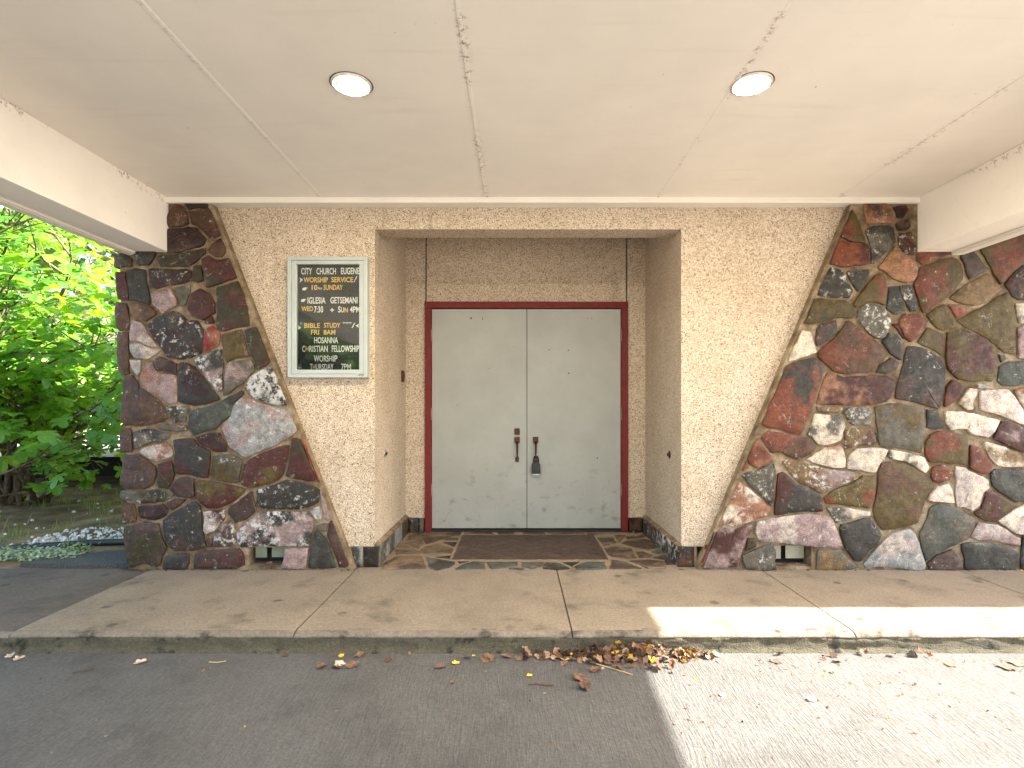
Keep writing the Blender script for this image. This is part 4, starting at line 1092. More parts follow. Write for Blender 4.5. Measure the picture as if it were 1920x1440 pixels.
MB().prism([(0.143, 0.548), (0.221, 0.548), (0.221, 0.632), (0.208, 0.656), (0.156, 0.656), (0.143, 0.632)], WALLF, -(YD-0.012), -(YD-0.056)).build('case', M_BLACK, lb, bevel=0.006)
sh = [(0.182+0.022*math.cos(a), YD-0.036, 0.690+0.022*math.sin(a)) for a in [math.radians(180-20*i) for i in range(10)]]
MB().tube([(0.160, YD-0.036, 0.650)] + sh + [(0.204, YD-0.036, 0.650)], 0.006, 8).build('shackle', M_BLACK, lb, smooth=True)
MB().box(0.150, 0.214, YD-0.054, YD-0.015, 0.541, 0.549).build('bottom_edge', M_STEEL, lb)  # bright steel strip along the bottom edge of the case

# small fittings in the recess
t = thing('door_chime_box', 'small dull bronze metal box on the left side wall of the recess', 'box', (RX0, 0.93, 1.40))
MB().box(RX0-0.002, RX0+0.022, 0.91, 0.955, 1.39, 1.49).build('cover', M_BRONZE, t, bevel=0.004)
MB().box(RX0+0.0219, RX0+0.026, 0.92, 0.945, 1.42, 1.46).build('button_plate', M_BLACK, t)
def anchor(x, y, z, sgn, label):
    t = thing('wall_anchor', label, 'anchor', (x, y, z), 'round wall anchors')
    MB().lathe([(0.030, 0.0), (0.028, 0.006*sgn), (0.018, 0.010*sgn), (0.012, 0.010*sgn)], (x, y, z), 20, 'x').build('plate', M_STEEL if sgn > 0 else M_BRONZE, t)
    MB().lathe([(0.012, 0.004*sgn), (0.010, 0.020*sgn), (0.0005, 0.022*sgn)], (x, y, z), 14, 'x').build('stud', M_BLACK, t)
anchor(RX0, 0.30, 0.80, 1, 'round grey metal wall anchor on the left side of the recess')
anchor(RX1, 0.30, 0.79, -1, 'round dark bronze wall anchor on the right side of the recess')

# ================================================================== notice case
SX0, SX1, SZ0, SZ1 = -1.637, -1.065, 1.373, 2.239
nb = thing('notice_case', 'grey-green framed glass notice case of church service times on the pebble wall', 'notice board', ((SX0+SX1)/2, 0, SZ0))
SY = -0.060
def sz(px, py):  # zoomed print -> metres on the case front
    return (SX0 + (px-103)/(935-103)*(SX1-SX0), SZ1 - (py-120)/(1372-120)*(SZ1-SZ0))
px0, pz1 = sz(193, 197); px1, pz0 = sz(848, 1290)
ix0, iz1 = sz(141, 158); ix1, iz0 = sz(898, 1336)
def ring(a, b, y0, y1, name, mat, parent, bev=0.002):
    (ax0, ax1, az0, az1), (bx0, bx1, bz0, bz1) = a, b
    mb = MB()
    o = [(ax0, az0), (ax1, az0), (ax1, az1), (ax0, az1)]; i_ = [(bx0, bz0), (bx1, bz0), (bx1, bz1), (bx0, bz1)]
    vs = [(x, y0, z) for x, z in o] + [(x, y0, z) for x, z in i_] + [(x, y1, z) for x, z in o] + [(x, y1, z) for x, z in i_]
    fs = []
    for k in range(4):
        j = (k+1) % 4
        fs += [(k, j, 4+j, 4+k), (8+k, 12+k, 12+j, 8+j), (k, 8+k, 8+j, j), (4+k, 4+j, 12+j, 12+k)]
    return mb.add(vs, fs).build(name, mat, parent, bevel=bev)
ring((SX0, SX1, SZ0, SZ1), (ix0, ix1, iz0, iz1), SY, 0.0, 'outer_frame', M_CASE, nb)
dfm = ring((ix0+0.0016, ix1-0.0016, iz0+0.0016, iz1-0.0016), (px0, px1, pz0, pz1), SY+0.003, -0.02, 'door_frame', M_CASE, nb)
MB().box(ix0, ix1, -0.019, 0.0, iz0, iz1).build('letter_board', M_BOARD, nb)
MB().box(px0-0.005, px1+0.005, SY+0.018, SY+0.021, pz0-0.005, pz1+0.005).build('glass', M_GLASS, nb)
lx, lz = sz(876, 744)
MB().lathe([(0.0005, -0.006), (0.007, -0.005), (0.008, 0.002)], (lx, SY+0.003, lz), 14, 'y').build('lock', M_STEEL, dfm)
bx, bz = sz(870, 1348)
MB().box(bx-0.016, bx+0.016, SY-0.0015, SY+0.001, bz-0.006, bz+0.006).build('maker_plate', M_BLACK, nb)
MB().box(bx-0.012, bx+0.012, SY-0.003, SY-0.0014, bz-0.003, bz+0.003).build('maker_label', M_STEEL, nb)
LY = -0.0225
def lettering(txt, x0, x1, y0, y1, mat, bold=0.017):
    cu = bpy.data.curves.new('lettering', 'FONT')
    cu.body = txt; cu.size = 1.0; cu.offset = bold; cu.extrude = 0.0; cu.resolution_u = 3
    tmp = bpy.data.objects.new('tmp_text', cu)
    COL.objects.link(tmp)
    dg = bpy.context.evaluated_depsgraph_get()
    me = bpy.data.meshes.new_from_object(tmp.evaluated_get(dg))
    bpy.data.objects.remove(tmp)
    xs_ = [v.co.x for v in me.vertices]; ys_ = [v.co.y for v in me.vertices]
    a0, a1, b0, b1 = min(xs_), max(xs_), min(ys_), max(ys_)
    (wx0, wz1), (wx1, wz0) = sz(x0, y0), sz(x1, y1)
    for v in me.vertices:
        u = (v.co.x-a0)/(a1-a0); q = (v.co.y-b0)/(b1-b0)
        v.co = (wx0+u*(wx1-wx0), LY, wz0+q*(wz1-wz0))
    me.materials.clear(); me.materials.append(mat)
    return link(bpy.data.objects.new('lettering', me), nb)
def mark(pts, mat, name='symbol'):
    q = [sz(*p) for p in pts]
    MB().prism(q, WALLF, -LY-0.001, -LY).build(name, mat, nb)
T = lettering
T('CITY', 225, 340, 225, 293, M_LW); T('CHURCH', 385, 590, 225, 293, M_LW); T('EUGENE', 643, 835, 222, 291, M_LW)
T('WORSHIP', 250, 506, 322, 377, M_LY); T('SERVICE', 541, 770, 320, 375, M_LY)
T('10', 335, 396, 402, 456, M_LY); T('Am', 402, 444, 422, 450, M_LW, 0.0); T('SUNDAY', 460, 661, 400, 455, M_LY)
T('IGLESIA', 292, 481, 530, 598, M_LW); T('GETSEMANI', 532, 816, 528, 596, M_LW)
T('WED', 228, 350, 626, 676, M_LY); T('7:30', 360, 456, 624, 692, M_LW); T('+', 530, 570, 645, 685, M_LW, 0.03)
T('S', 612, 641, 626, 690, M_LW); T('U', 646, 674, 636, 690, M_LW); T('N', 680, 715, 640, 690, M_LY); T('4PM', 737, 842, 627, 690, M_LW)
T('*', 210, 236, 793, 818, M_LW, 0.03); T('BIBLE', 258, 422, 800, 852, M_LY); T('STUDY', 464, 636, 798, 850, M_LY); T('***', 658, 756, 790, 816, M_LW, 0.03)
T('FRI', 328, 413, 870, 922, M_LY); T('8AM', 460, 584, 870, 922, M_LY)
T('HOSANNA', 362, 612, 947, 1012, M_LW)
T('C', 236, 266, 1036, 1102, M_LW); T('H', 272, 303, 1044, 1094, M_LY); T('RISTIAN', 310, 504, 1036, 1102, M_LW); T('FELLOWSHIP', 546, 833, 1034, 1102, M_LW)
T('WORS', 358, 514, 1138, 1204, M_LW); T('H', 519, 548, 1146, 1198, M_LW); T('IP', 556, 606, 1138, 1204, M_LW)
T('T', 318, 344, 1226, 1289, M_LW); T('H', 347, 373, 1236, 1286, M_LY); T('URSDAY', 378, 566, 1226, 1289, M_LW); T('7PM', 645, 748, 1225, 1288, M_LW)
mark([(207, 322), (243, 350), (207, 377), (218, 350)], M_LW)
mark([(806, 310), (816, 310), (792, 356), (784, 356)], M_LW); mark([(779, 362), (789, 362), (787, 372), (777, 372)], M_LW)
mark([(782, 800), (792, 800), (764, 850), (754, 850)], M_LW)
mark([(832, 808), (797, 828), (832, 850), (822, 828)], M_LW)
mark([(195, 826), (222, 850), (195, 870)], M_LW)
for hx, hy in ((236, 425), (222, 545)):   # pointing hands
    mark([(hx, hy+18), (hx+10, hy+8), (hx+30, hy+3), (hx+56, hy+6), (hx+56, hy+12), (hx+40, hy+14), (hx+42, hy+22), (hx+36, hy+30), (hx+18, hy+35), (hx+4, hy+32)], M_LW)

# ================================================================== canopy over the drive
cn = thing('canopy', 'low off-white canopy over the driveway, boarded ceiling between two deep box beams', 'canopy', (0.2, -3, 2.65))
CZ = 2.652
YC0 = -6.2
LBI, RBI = -2.485, 2.867
seams = [LBI+0.001, -1.387, -0.217, 1.008, 2.285, RBI-0.001]
for i in range(5):
    dz = [0.0, 0.0015, -0.0015, 0.0, 0.001][i]
    for y0, y1 in ((YC0+0.05, -3.42), (-3.416, -0.001)):
        MB().box(seams[i]+0.0022, seams[i+1]-0.0022, y0, y1, CZ+dz, CZ+dz+0.014).build('ceiling_board', M_CEIL, cn)
MB().box(LBI, RBI, YC0+0.05, -0.001, CZ+0.018, 2.70).build('ceiling_backing', M_DARK, cn)
# raised tape strip along one joint, a little crooked
for xs_, wd in ((-1.387, 0.016), (-0.217, 0.012), (1.008, 0.008)):
    p = []
    for k in range(25):
        y = -0.03 - k*0.135
        p.append((xs_ + 0.004*mnoise.noise(Vector((y*1.3, xs_, 2))), y))
    mb = MB()
    for (x, y) in p:
        h = CZ - 0.0022 - 0.0015*abs(mnoise.noise(Vector((y*3, xs_, 7))))
        mb.v += [(x-wd, y, CZ+0.0005), (x-wd*0.5, y, h), (x+wd*0.5, y, h), (x+wd, y, CZ+0.0005)]
    for k in range(len(p)-1):
        for q in range(3):
            a = k*4+q; mb.f.append((a, a+1, a+5, a+4))
    mb.build('joint_tape', M_CEIL, cn)
MB().prism([(0.0, 2.610), (-0.088, 2.612), (-0.092, 2.618), (-0.090, CZ-0.0005), (0.0, CZ-0.0005)], lambda u, v, w: (w, u-0.0015, v), LBI+0.0005, RBI-0.0005).build('wall_trim', M_TRIM, cn)
YB1 = -0.055
def beam(x_in, x_out, lip_out, side):
    a, b = min(x_in, x_out), max(x_in, x_out)
    o = MB().box(a, b, YC0, YB1, 2.268, 2.70).build('beam', M_BEAM, cn, bevel=0.003)
    c, d = min(x_out, lip_out), max(x_out, lip_out)
    MB().box(c+0.0005, d, YC0, YB1, 2.246, 2.70).build('beam_edge', M_TRIM, o, bevel=0.003)
    MB().box(c-0.012 if side > 0 else c, d if side > 0 else d+0.012, YC0, YB1-0.001, 2.252, 2.2675).build('beam_bead', M_TRIM, o, bevel=0.003)
beam(LBI, -2.720, -2.775, -1)
beam(RBI, 3.112, 3.186, 1)
MB().box(-3.66, 3.96, YC0-0.35, -0.001, 2.705, 3.05).build('roof_deck', M_ROOF, cn)
MB().box(3.96, 4.0, YC0-0.4, -0.001, 2.62, 3.08).build('fascia', M_TRIM, cn)
MB().box(-3.70, -3.66, YC0-0.4, -0.001, 2.62, 3.08).build('fascia', M_TRIM, cn)
MB().box(-3.66, 3.96, YC0-0.39, YC0-0.35, 2.62, 3.08).build('fascia', M_TRIM, cn)
for x in (-2.62, 3.0):
    MB().box(x-0.11, x+0.11, YC0+0.02, YC0+0.24, -0.30, 2.267).build('post', M_TRIM, cn, bevel=0.004)

def downlight(x, y, label):
    t = thing('downlight', label, 'ceiling light', (x, y, CZ), 'recessed ceiling lights')
    MB().lathe([(0.092, 0.002), (0.092, -0.006), (0.086, -0.010), (0.076, -0.008), (0.073, 0.0)], (x, y, CZ), 48).build('trim_ring', M_RING, t, smooth=True)
    MB().lathe([(0.098, -0.0006), (0.0915, -0.0008)], (x, y, CZ), 48).build('painted_shadow_ring', M_TWIG, t)  # flat dark ring painted in as the shadow line around the trim
    MB().lathe([(0.0735, 0.004), (0.0575, -0.003)], (x, y, CZ), 48).build('lens_rim', M_LRIM, t, smooth=True)
    MB().lathe([(0.0573, -0.003), (0.046, -0.007), (0.030, -0.010), (0.0005, -0.012)], (x, y, CZ), 48).build('lens', M_LENS, t, smooth=True)
downlight(-0.762, -3.97 + 1025*(CZ-1.155)/607.0, 'lit round ceiling light above the notice case side of the drive')
downlight(1.086, -3.97 + 1025*(CZ-1.155)/608.0, 'lit round ceiling light with rust flecks, beside the stained ceiling joint')

# ================================================================== the building behind
cb = thing('church_building', 'low flat-roofed church building behind the entrance wall', 'building', (1.6, 5, 0))
MB().box(-2.78, 6.15, 1.35, 10.0, -0.1, 2.9).build('wall', M_PEBBLE, cb)
MB().box(-2.78, -2.55, 0.301, 1.349, -0.1, 2.9).build('side_wall', M_PEBBLE, cb)
MB().box(5.9, 6.15, 0.301, 1.349, -0.1, 2.9).build('side_wall', M_PEBBLE, cb)
MB().box(-2.82, 7.6, 0.02, 10.4, 3.065, 3.10).build('roof', M_ROOF, cb)
MB().box(-2.78, 6.15, 0.021, 0.30, 2.701, 3.069).build('parapet', M_TRIM, cb)
ev = MB().box(4.02, 7.6, -1.114, 0.0, 2.62, 3.06).build('eave', M_TRIM, cb)

# ================================================================== garden on the left
gx = [-40, -20, -12] + [-9 + 0.25*i for i in range(26)] + [-2.7]
gy = [-0.02] + [0.12*i for i in range(1, 26)] + [3.4, 4.5, 6, 9, 14, 25, 45]
gv = []
for y in gy:
    for x in gx:
        h = 0.035*mnoise.noise(Vector((x*1.4, y*1.4, 1))) + 0.012*mnoise.noise(Vector((x*6, y*6, 5)))
        ramp = min(1.0, max(0.0, y/0.8))
        gv.append((x, y, -0.012 + ramp*(0.03 + h) + 0.02*min(y, 3)))
n = len(gx)
tag(MB().add(gv, [(j*n+i, j*n+i+1, (j+1)*n+i+1, (j+1)*n+i) for j in range(len(gy)-1) for i in range(n-1)]).build('garden_soil', M_SOIL, smooth=True), kind='structure')
def soil_z(x, y):
    h = 0.035*mnoise.noise(Vector((x*1.4, y*1.4, 1))) + 0.012*mnoise.noise(Vector((x*6, y*6, 5)))
    return -0.012 + min(1.0, max(0.0, y/0.8))*(0.03+h) + 0.02*min(y, 3)

# broken asphalt patch against the pier
ap = [(-3.62, 0.02), (-3.2, -0.008), (-2.78, -0.005), (-2.78, 0.40), (-3.0, 0.44), (-3.3, 0.33), (-3.55, 0.18)]
mb = MB(); mb.prism(smooth := [(p[0], p[1]) for p in ap], FLOORF, -0.06, 0.022)
tag(mb.build('asphalt_patch', M_ASPH), kind='structure')
# black garden edging pipe
t = thing('garden_edging', 'black plastic edging strip half buried between the gravel and the asphalt patch', 'edging', (-3.4, 0.55, 0))
MB().tube([(-4.35, 0.40, soil_z(-4.35, 0.40)+0.0), (-3.9, 0.50, soil_z(-3.9, .5)+0.012), (-3.5, 0.56, soil_z(-3.5, .56)+0.022), (-3.1, 0.58, soil_z(-3.1, .58)+0.028), (-2.80, 0.59, 0.045)], 0.028, 10).build('pipe', M_BLACK, t, smooth=True)
MB().tube([(-2.80, 0.59, 0.045), (-2.79, 0.60, 0.045)], 0.034, 10).build('pipe_joint', M_BLACK, t)

r4 = random.Random(11)
def pebbles(spots, name, mat, smin, smax):
    base = bmesh.new(); bmesh.ops.create_icosphere(base, subdivisions=1, radius=1.0)
    bv = [v.co.copy() for v in base.verts]; bf = [tuple(v.index for v in f.verts) for f in base.faces]; base.free()
    mb = MB()
    for x, y, z in spots:
        s = r4.uniform(smin, smax); e = Euler((r4.uniform(0, 6), r4.uniform(0, 6), r4.uniform(0, 6))).to_matrix()
        sc = Vector((s*r4.uniform(.7, 1.3), s*r4.uniform(.7, 1.3), s*r4.uniform(.5, .9)))
        mb.add([(e @ Vector((v.x*sc.x*r4.uniform(.85, 1.15), v.y*sc.y, v.z*sc.z))) + Vector((x, y, z+s*0.3)) for v in bv], bf)
    return tag(mb.build(name, mat, recalc=False), kind='stuff')
sp = []
while len(sp) < 560:
    x, y = r4.uniform(-4.1, -2.8), r4.uniform(0.55, 1.7)
    d = abs(y - (0.92 + 0.22*(x+3.0)))/(0.36 - 0.10*abs(x+3.3))
    if r4.random() > d**1.4 and x < -2.82: sp.append((x, y, soil_z(x, y)))
for _ in range(45):
    x, y = r4.uniform(-6, -2.9), r4.uniform(0.1, 2.6); sp.append((x, y, soil_z(x, y)))
tag(pebbles(sp, 'gravel', M_GRAVEL, 0.008, 0.020), 'loose white gravel strewn on the soil beside the stone pier', 'gravel')

# weeds, grass blades and the silvery ground cover
def blades(count, fx, h0, h1, name, mat, label, cat, wide=0.004):
    mb = MB()
    for _ in range(count):
        x, y = fx()
        z = soil_z(x, y); a = r4.uniform(0, 6.28); h = r4.uniform(h0, h1); l = r4.uniform(0.2, 0.9)*h
        dx, dy = math.cos(a)*l, math.sin(a)*l; px, py = -math.sin(a)*wide, math.cos(a)*wide
        mb.add([(x-px, y-py, z-0.005), (x+px, y+py, z-0.005), (x+dx*.45+px*.8, y+dy*.45+py*.8, z+h*.7), (x+dx*.45-px*.8, y+dy*.45-py*.8, z+h*.7), (x+dx, y+dy, z+h)], [(0, 1, 2, 3), (3, 2, 4)])
    return tag(mb.build(name, mat, recalc=False), label, cat, kind='stuff')
tufts = [(r4.uniform(-5.5, -2.95), r4.uniform(0.1, 2.8)) for _ in range(46)]
def tuft():
    a, b = r4.choice(tufts); return a+r4.gauss(0, .07), max(0.03, b+r4.gauss(0, .05))
blades(600, tuft, 0.03, 0.14, 'weeds', M_WEED, 'thin green and dry weeds growing through the bare soil', 'weeds')
def cover():
    return r4.gauss(-3.72, 0.26), max(0.02, 0.12 + abs(r4.gauss(0, 0.10)) + 0.12*(r4.random()))
mb = MB()
for _ in range(1500):
    x, y = cover()
    if x > -3.35: continue
    z = soil_z(x, y) + abs(r4.gauss(0, 0.022)); s = r4.uniform(0.008, 0.017)
    e = Euler((r4.uniform(-.9, .9), r4.uniform(-.9, .9), r4.uniform(0, 6.3))).to_matrix()
    mb.add([e @ Vector(q)*s + Vector((x, y, z+0.01)) for q in ((-.5, -1, 0), (.5, -1, 0), (.7, .2, .2), (0, 1.1, 0), (-.7, .2, .2))], [(0, 1, 2, 3, 4)])
tag(mb.build('ground_cover', M_SILVER, recalc=False), 'low silvery green ground cover along the back edge of the old walk', 'ground cover', kind='stuff')

# ---------------------------------------------------------------- fig bush
half = [(0.0, 0.0), (0.10, -0.07), (0.26, -0.10), (0.42, 0.0), (0.49, 0.15), (0.38, 0.24), (0.25, 0.29), (0.42, 0.38), (0.54, 0.54), (0.50, 0.68), (0.34, 0.66), (0.20, 0.55), (0.24, 0.76), (0.20, 0.94), (0.08, 1.05), (0.0, 1.08)]
def fig_geom(fold=0.22, droop=0.18, w=1.0):
    vs, fs = [], []
    def zz(x, y): return fold*abs(x)*(1.0-0.6*abs(x)) - droop*(y-0.3)**2 - 0.10*(abs(x)**2)*3
    spine = [(0, -0.02), (0, 0.22), (0, 0.45), (0, 0.72), (0, 1.08)]
    for sgn in (1, -1):
        b = len(vs)
        pts = half
        vs.append((0, 0.34, zz(0, 0.34)))
        for x, y in pts: vs.append((sgn*x*w, y, zz(x, y)))
        for i in range(len(pts)-1):
            f = (b, b+1+i, b+2+i) if sgn > 0 else (b, b+2+i, b+1+i)
            fs.append(f)
    # stalk
    b = len(vs)
    vs.extend([(-0.012, 0.0, 0.0), (0.012, 0.0, 0.0), (0.008, -0.34, -0.06), (-0.008, -0.34, -0.06)]); fs.append((b, b+1, b+2, b+3))
    return [Vector(v) for v in vs], fs
FIG = [fig_geom(0.30, 0.22, 1.0), fig_geom(0.12, 0.35, 0.9), fig_geom(0.42, 0.12, 1.05), fig_geom(-0.1, 0.45, 0.95)]
FIG_ME = []
for vs, fs in FIG:
    me = bpy.data.meshes.new('fig_leaf'); me.from_pydata([tuple(v) for v in vs], [], fs); me.materials.append(M_FIG)
    me.polygons.foreach_set('use_smooth', [True]*len(me.polygons)); FIG_ME.append(me)
BASE = Vector((-5.75, 2.35, 0.05))
fb = thing('fig_bush', 'big leafy green fig bush with lobed leaves growing past the corner of the pier', 'bush', tuple(BASE))
r5 = random.Random(99)
stems = MB(); anchors = []
def grow(p, d, length, rad, depth):
    pts, rs = [p.copy()], [rad]
    steps = max(3, int(length/0.22))
    for k in range(steps):
        d = (d + Vector((r5.gauss(0, .16), r5.gauss(0, .16), r5.gauss(0.02, .12)))).normalized()
        p = p + d*(length/steps)
        pts.append(p.copy()); rs.append(rad*(1-0.75*(k+1)/steps))
        if depth >= 1 and k >= steps*0.3: anchors.append((p.copy(), d.copy()))
        if depth < 2 and k > 0 and r5.random() < 0.75:
            side = Vector((r5.gauss(0, 1), r5.gauss(0, 1), r5.uniform(-.25, .7))).normalized()
            grow(p, (d*0.5+side*0.8).normalized(), length*r5.uniform(.35, .6), rad*0.5, depth+1)
    stems.tube(pts, rs, 6)
goal = [(-4.1, 1.1, 2.2), (-4.6, 1.0, 1.2), (-4.3, 1.7, 3.4), (-5.0, 1.3, 3.2), (-5.4, 1.2, 1.6), (-5.9, 1.6, 3.6), (-6.6, 1.8, 2.6), (-5.2, 2.6, 4.2), (-4.4, 2.6, 3.0), (-4.2, 1.4, .55), (-5.0, .9, .6), (-4.9, 3.0, 2.0), (-6.3, 2.8, 3.9), (-4.0, 2.1, 1.3), (-4.6, 1.5, .9), (-5.2, 1.2, 1.0), (-4.3, 1.2, 1.6), (-5.3, 1.6, 2.3)]
for gq in goal:
    d = Vector(gq) - BASE
    st = BASE + Vector((r5.uniform(-.3, .3), r5.uniform(-.25, .25), 0))
    dd = Vector((d.x, d.y, max(d.z, 0.2)+0.35)).normalized()
    grow(st, dd, d.length*0.98, 0.030, 0)
stems.build('stems', M_BARK, fb, smooth=True, recalc=False)
leaves = []
camp = Vector((0.0, -3.97, 1.155))
def in_view(p):
    Z = p.y + 3.97
    return -30 < 968 + p.x*1025/Z < 245
for p, d in anchors:
    for _ in range(2 if r5.random() < 0.5 else 1):
        q = p + Vector((r5.gauss(0, .07), r5.gauss(0, .07), r5.gauss(0, .05)))
        leaves.append(q)
while len(leaves) < 6000:
    p, d = r5.choice(anchors)
    leaves.append(p + Vector((r5.gauss(0, .16), r5.gauss(0, .16), r5.gauss(0, .13))))
leaves = [q for q in leaves if q.z > 0.12 and not (q.x > -3.35 and q.y > -0.2) and q.y > 0.35 and not (q.x > -3.8 and q.y > 1.5 and q.z > 2.5)]
def orient(q):
    out = Vector((q.x-BASE.x, q.y-BASE.y, 0))
    out = (out.normalized() if out.length > .05 else Vector((0, -1, 0)))*0.7 + Vector((0.25, -0.55, 0)) + Vector((r5.gauss(0, .45), r5.gauss(0, .45), 0))
    y = Vector((out.x, out.y, r5.gauss(-0.35, .35))).normalized()
    up = Vector((r5.gauss(0, .35), r5.gauss(-0.15, .35), 1.0))
    x = y.cross(up).normalized(); z = x.cross(y)
    return Matrix((x, y, z)).transposed()
vis = sorted([q for q in leaves if in_view(q)], key=lambda q: (q-camp).length)
near = set(id(q) for q in vis[:280])
mass = MB()
for q in leaves:
    R_ = orient(q); s = r5.uniform(0.09, 0.20) if r5.random() < 0.8 else r5.uniform(.07, .1)
    k = r5.randrange(4)
    if id(q) in near:
        o = bpy.data.objects.new('leaf', FIG_ME[k]); COL.objects.link(o)
        o.parent = fb
        o.matrix_parent_inverse = Matrix.Translation(-BASE)
        o.matrix_basis = Matrix.Translation(q) @ R_.to_4x4() @ Matrix.Scale(s, 4)
    else:
        vs, fs = FIG[k]
        mass.add([R_ @ (v*s) + q for v in vs], fs)
fo = mass.build('foliage', M_FIGI, fb, recalc=False)
fo['kind'] = 'stuff'

# ---------------------------------------------------------------- ramp with railing beyond the bush
wk = thing('raised_walkway', 'white concrete walkway raised over a dark gap behind the fig bush', 'walkway', (-6, 3.6, 0))
MB().box(-11, -2.80, 3.35, 4.9, 0.50, 0.585).build('deck', M_RAIL, wk, bevel=0.006)
MB().box(-8.0, -2.80, 4.6, 4.8, 0.0, 0.499).build('underside_shade', M_DARK, wk)  # near-black sheet standing in for the shade beneath the open deck
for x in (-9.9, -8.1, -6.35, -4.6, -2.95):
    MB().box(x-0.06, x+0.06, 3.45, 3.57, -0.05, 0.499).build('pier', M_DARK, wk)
rl = thing('railing', 'white picket railing standing on the raised walkway', 'railing', (-6, 3.5, 0.585))
MB().box(-10.9, -2.85, 3.46, 3.54, 1.40, 1.44).build('top_rail', M_RAIL, rl, bevel=0.004)
MB().box(-10.9, -2.85, 3.475, 3.525, 0.66, 0.70).build('bottom_rail', M_RAIL, rl, bevel=0.004)
pk = MB().box(-0.019, 0.019, -0.012, 0.012, 0.0, 0.70).mesh('picket', M_RAIL)
x = -10.6
while x < -2.9:
    if -8.8 < x < -4.9 or True:
        o = bpy.data.objects.new('picket', pk); link(o, rl, (x, 3.5, 0.70))
    x += 0.125
for x in (-10.85, -8.9, -6.95, -5.0, -3.05):
    MB().box(x-0.045, x+0.045, 3.455, 3.545, 0.585, 1.50).build('post', M_RAIL, rl, bevel=0.004)

# neighbouring house, mostly hidden by leaves
hs = thing('neighbour_house', 'cream sided house with orange trim beyond the white railing', 'house', (-16, 15, 0))
for k in range(15):
    MB().prism([(0.2*k, 0.004), (0.2*k, 0.03), (0.2*k+0.197, 0.006), (0.2*k+0.197, 0.0)], lambda u, v, w: (-13.0+v, w, u), 9.0, 22.0).build('siding_board', M_HOUSE, hs)
MB().box(-20.0, -13.001, 9.0, 22.0, 0.0, 3.0).build('wall', M_HOUSE, hs)
MB().box(-20.4, -12.5, 8.6, 22.4, 3.001, 3.15).prism([(-20.4, 3.15), (-12.5, 3.15), (-16.4, 4.9)], lambda u, v, w: (u, w, v), 8.6, 22.4).build('roof', M_ROOF, hs)
for y in (11.6, 16.2):
    w_ = MB().box(-12.965, -12.93, y-0.62, y+0.62, 0.9, 2.3).build('window', M_HTRIM, hs)
    MB().box(-12.929, -12.92, y-0.52, y+0.52, 1.0, 2.2).build('pane', M_GLASS, w_)
MB().box(-13.10, -12.95, 8.93, 9.05, 0.0, 3.0).build('corner_board', M_HTRIM, hs)

# trees: trunk, limbs and a crown of many small leaves
def tree(label, loc, height, spread, seed, count=5200, leafsize=0.11, group='trees round the church'):
    r = random.Random(seed)
    t = thing('broadleaf_tree', label, 'tree', loc, group)
    L0 = Vector(loc)
    tk = MB(); tips = []
    def limb(p, d, ln, rad, dep):
        pts, rs = [p.copy()], [rad]
        for k in range(5):
            d = (d + Vector((r.gauss(0, .14), r.gauss(0, .14), r.gauss(.05, .08)))).normalized()
            p = p + d*(ln/5); pts.append(p.copy()); rs.append(rad*(1-.7*(k+1)/5))
            if dep < 3 and k >= 1:
                s = Vector((r.gauss(0, 1), r.gauss(0, 1), r.uniform(0, .8))).normalized()
                limb(p, (d*.5+s*.8).normalized(), ln*r.uniform(.45, .65), rad*.5, dep+1)
            if dep >= 2: tips.append(p.copy())
        if dep < 3: tk.tube(pts, rs, 7)
    limb(L0, Vector((0, 0, 1)), height*0.62, height*0.028, 0)
    tk.build('trunk', M_BARK, t, smooth=True, recalc=False)
    cr = MB()
    for _ in range(count):
        c = r.choice(tips)
        q = c + Vector((r.gauss(0, .28*spread), r.gauss(0, .28*spread), r.gauss(0, .22*spread)))
        e = Euler((r.gauss(0, .7), r.gauss(0, .7), r.uniform(0, 6.28))).to_matrix(); s = leafsize*r.uniform(.6, 1.3)
        cr.add([e @ Vector(v)*s + q for v in ((0, -1, 0), (.55, -.2, .12), (.35, .6, .05), (0, 1.1, -.1), (-.35, .6, .05), (-.55, -.2, .12))], [(0, 1, 2, 3, 4, 5)])
    c_ = cr.build('crown', M_TREE, t, recalc=False); c_['kind'] = 'stuff'
    return t
tree('tall sunlit tree standing behind the fig bush and the white railing', (-9.4, 7.6, 0.0), 7.5, 1.3, 31, 6500, 0.13)
tree('broad low tree across the drive, mirrored in the notice case glass', (-7.6, -12.5, -0.30), 4.4, 1.5, 33, 6000, 0.19)
tree('second tree across the drive mirrored in the notice case glass', (-4.6, -13.5, -0.30), 3.9, 1.5, 34, 5500, 0.19)

# ================================================================== fallen leaves and litter
def crumpled(seed, curl):
    r = random.Random(seed)
    vs = []
    ring_ = 16
    for k in range(ring_):
        a = 2*math.pi*k/ring_
        rad = 0.55 + 0.40*abs(math.sin(2.5*a + 0.3)) * r.uniform(.7, 1.15)
        vs.append(Vector((rad*math.cos(a), rad*math.sin(a), 0)))
    inner = [v*0.5 for v in vs]
    allv = [Vector((0, 0, 0))] + inner + vs
    out = []
    for v in allv:
        z = curl*(v.x*v.x*0.9 - 0.12) + 0.18*mnoise.noise(Vector((v.x*2.2, v.y*2.2, seed*3.7))) + curl*0.35*v.y*v.y
        out.append(Vector((v.x*(1-0.30*curl*abs(v.x)), v.y*0.9, max(z, -0.02) + 0.05)))
    fs = [(0, 1+k, 1+(k+1) % ring_) for k in range(ring_)]
    fs += [(1+k, 1+ring_+k, 1+ring_+(k+1) % ring_, 1+(k+1) % ring_) for k in range(ring_)]
    return out, fs
DEADG = [crumpled(i, c) for i, c in enumerate((0.25, 0.55, 0.8, 0.4, 0.65, 0.1))]
DEADM = {}
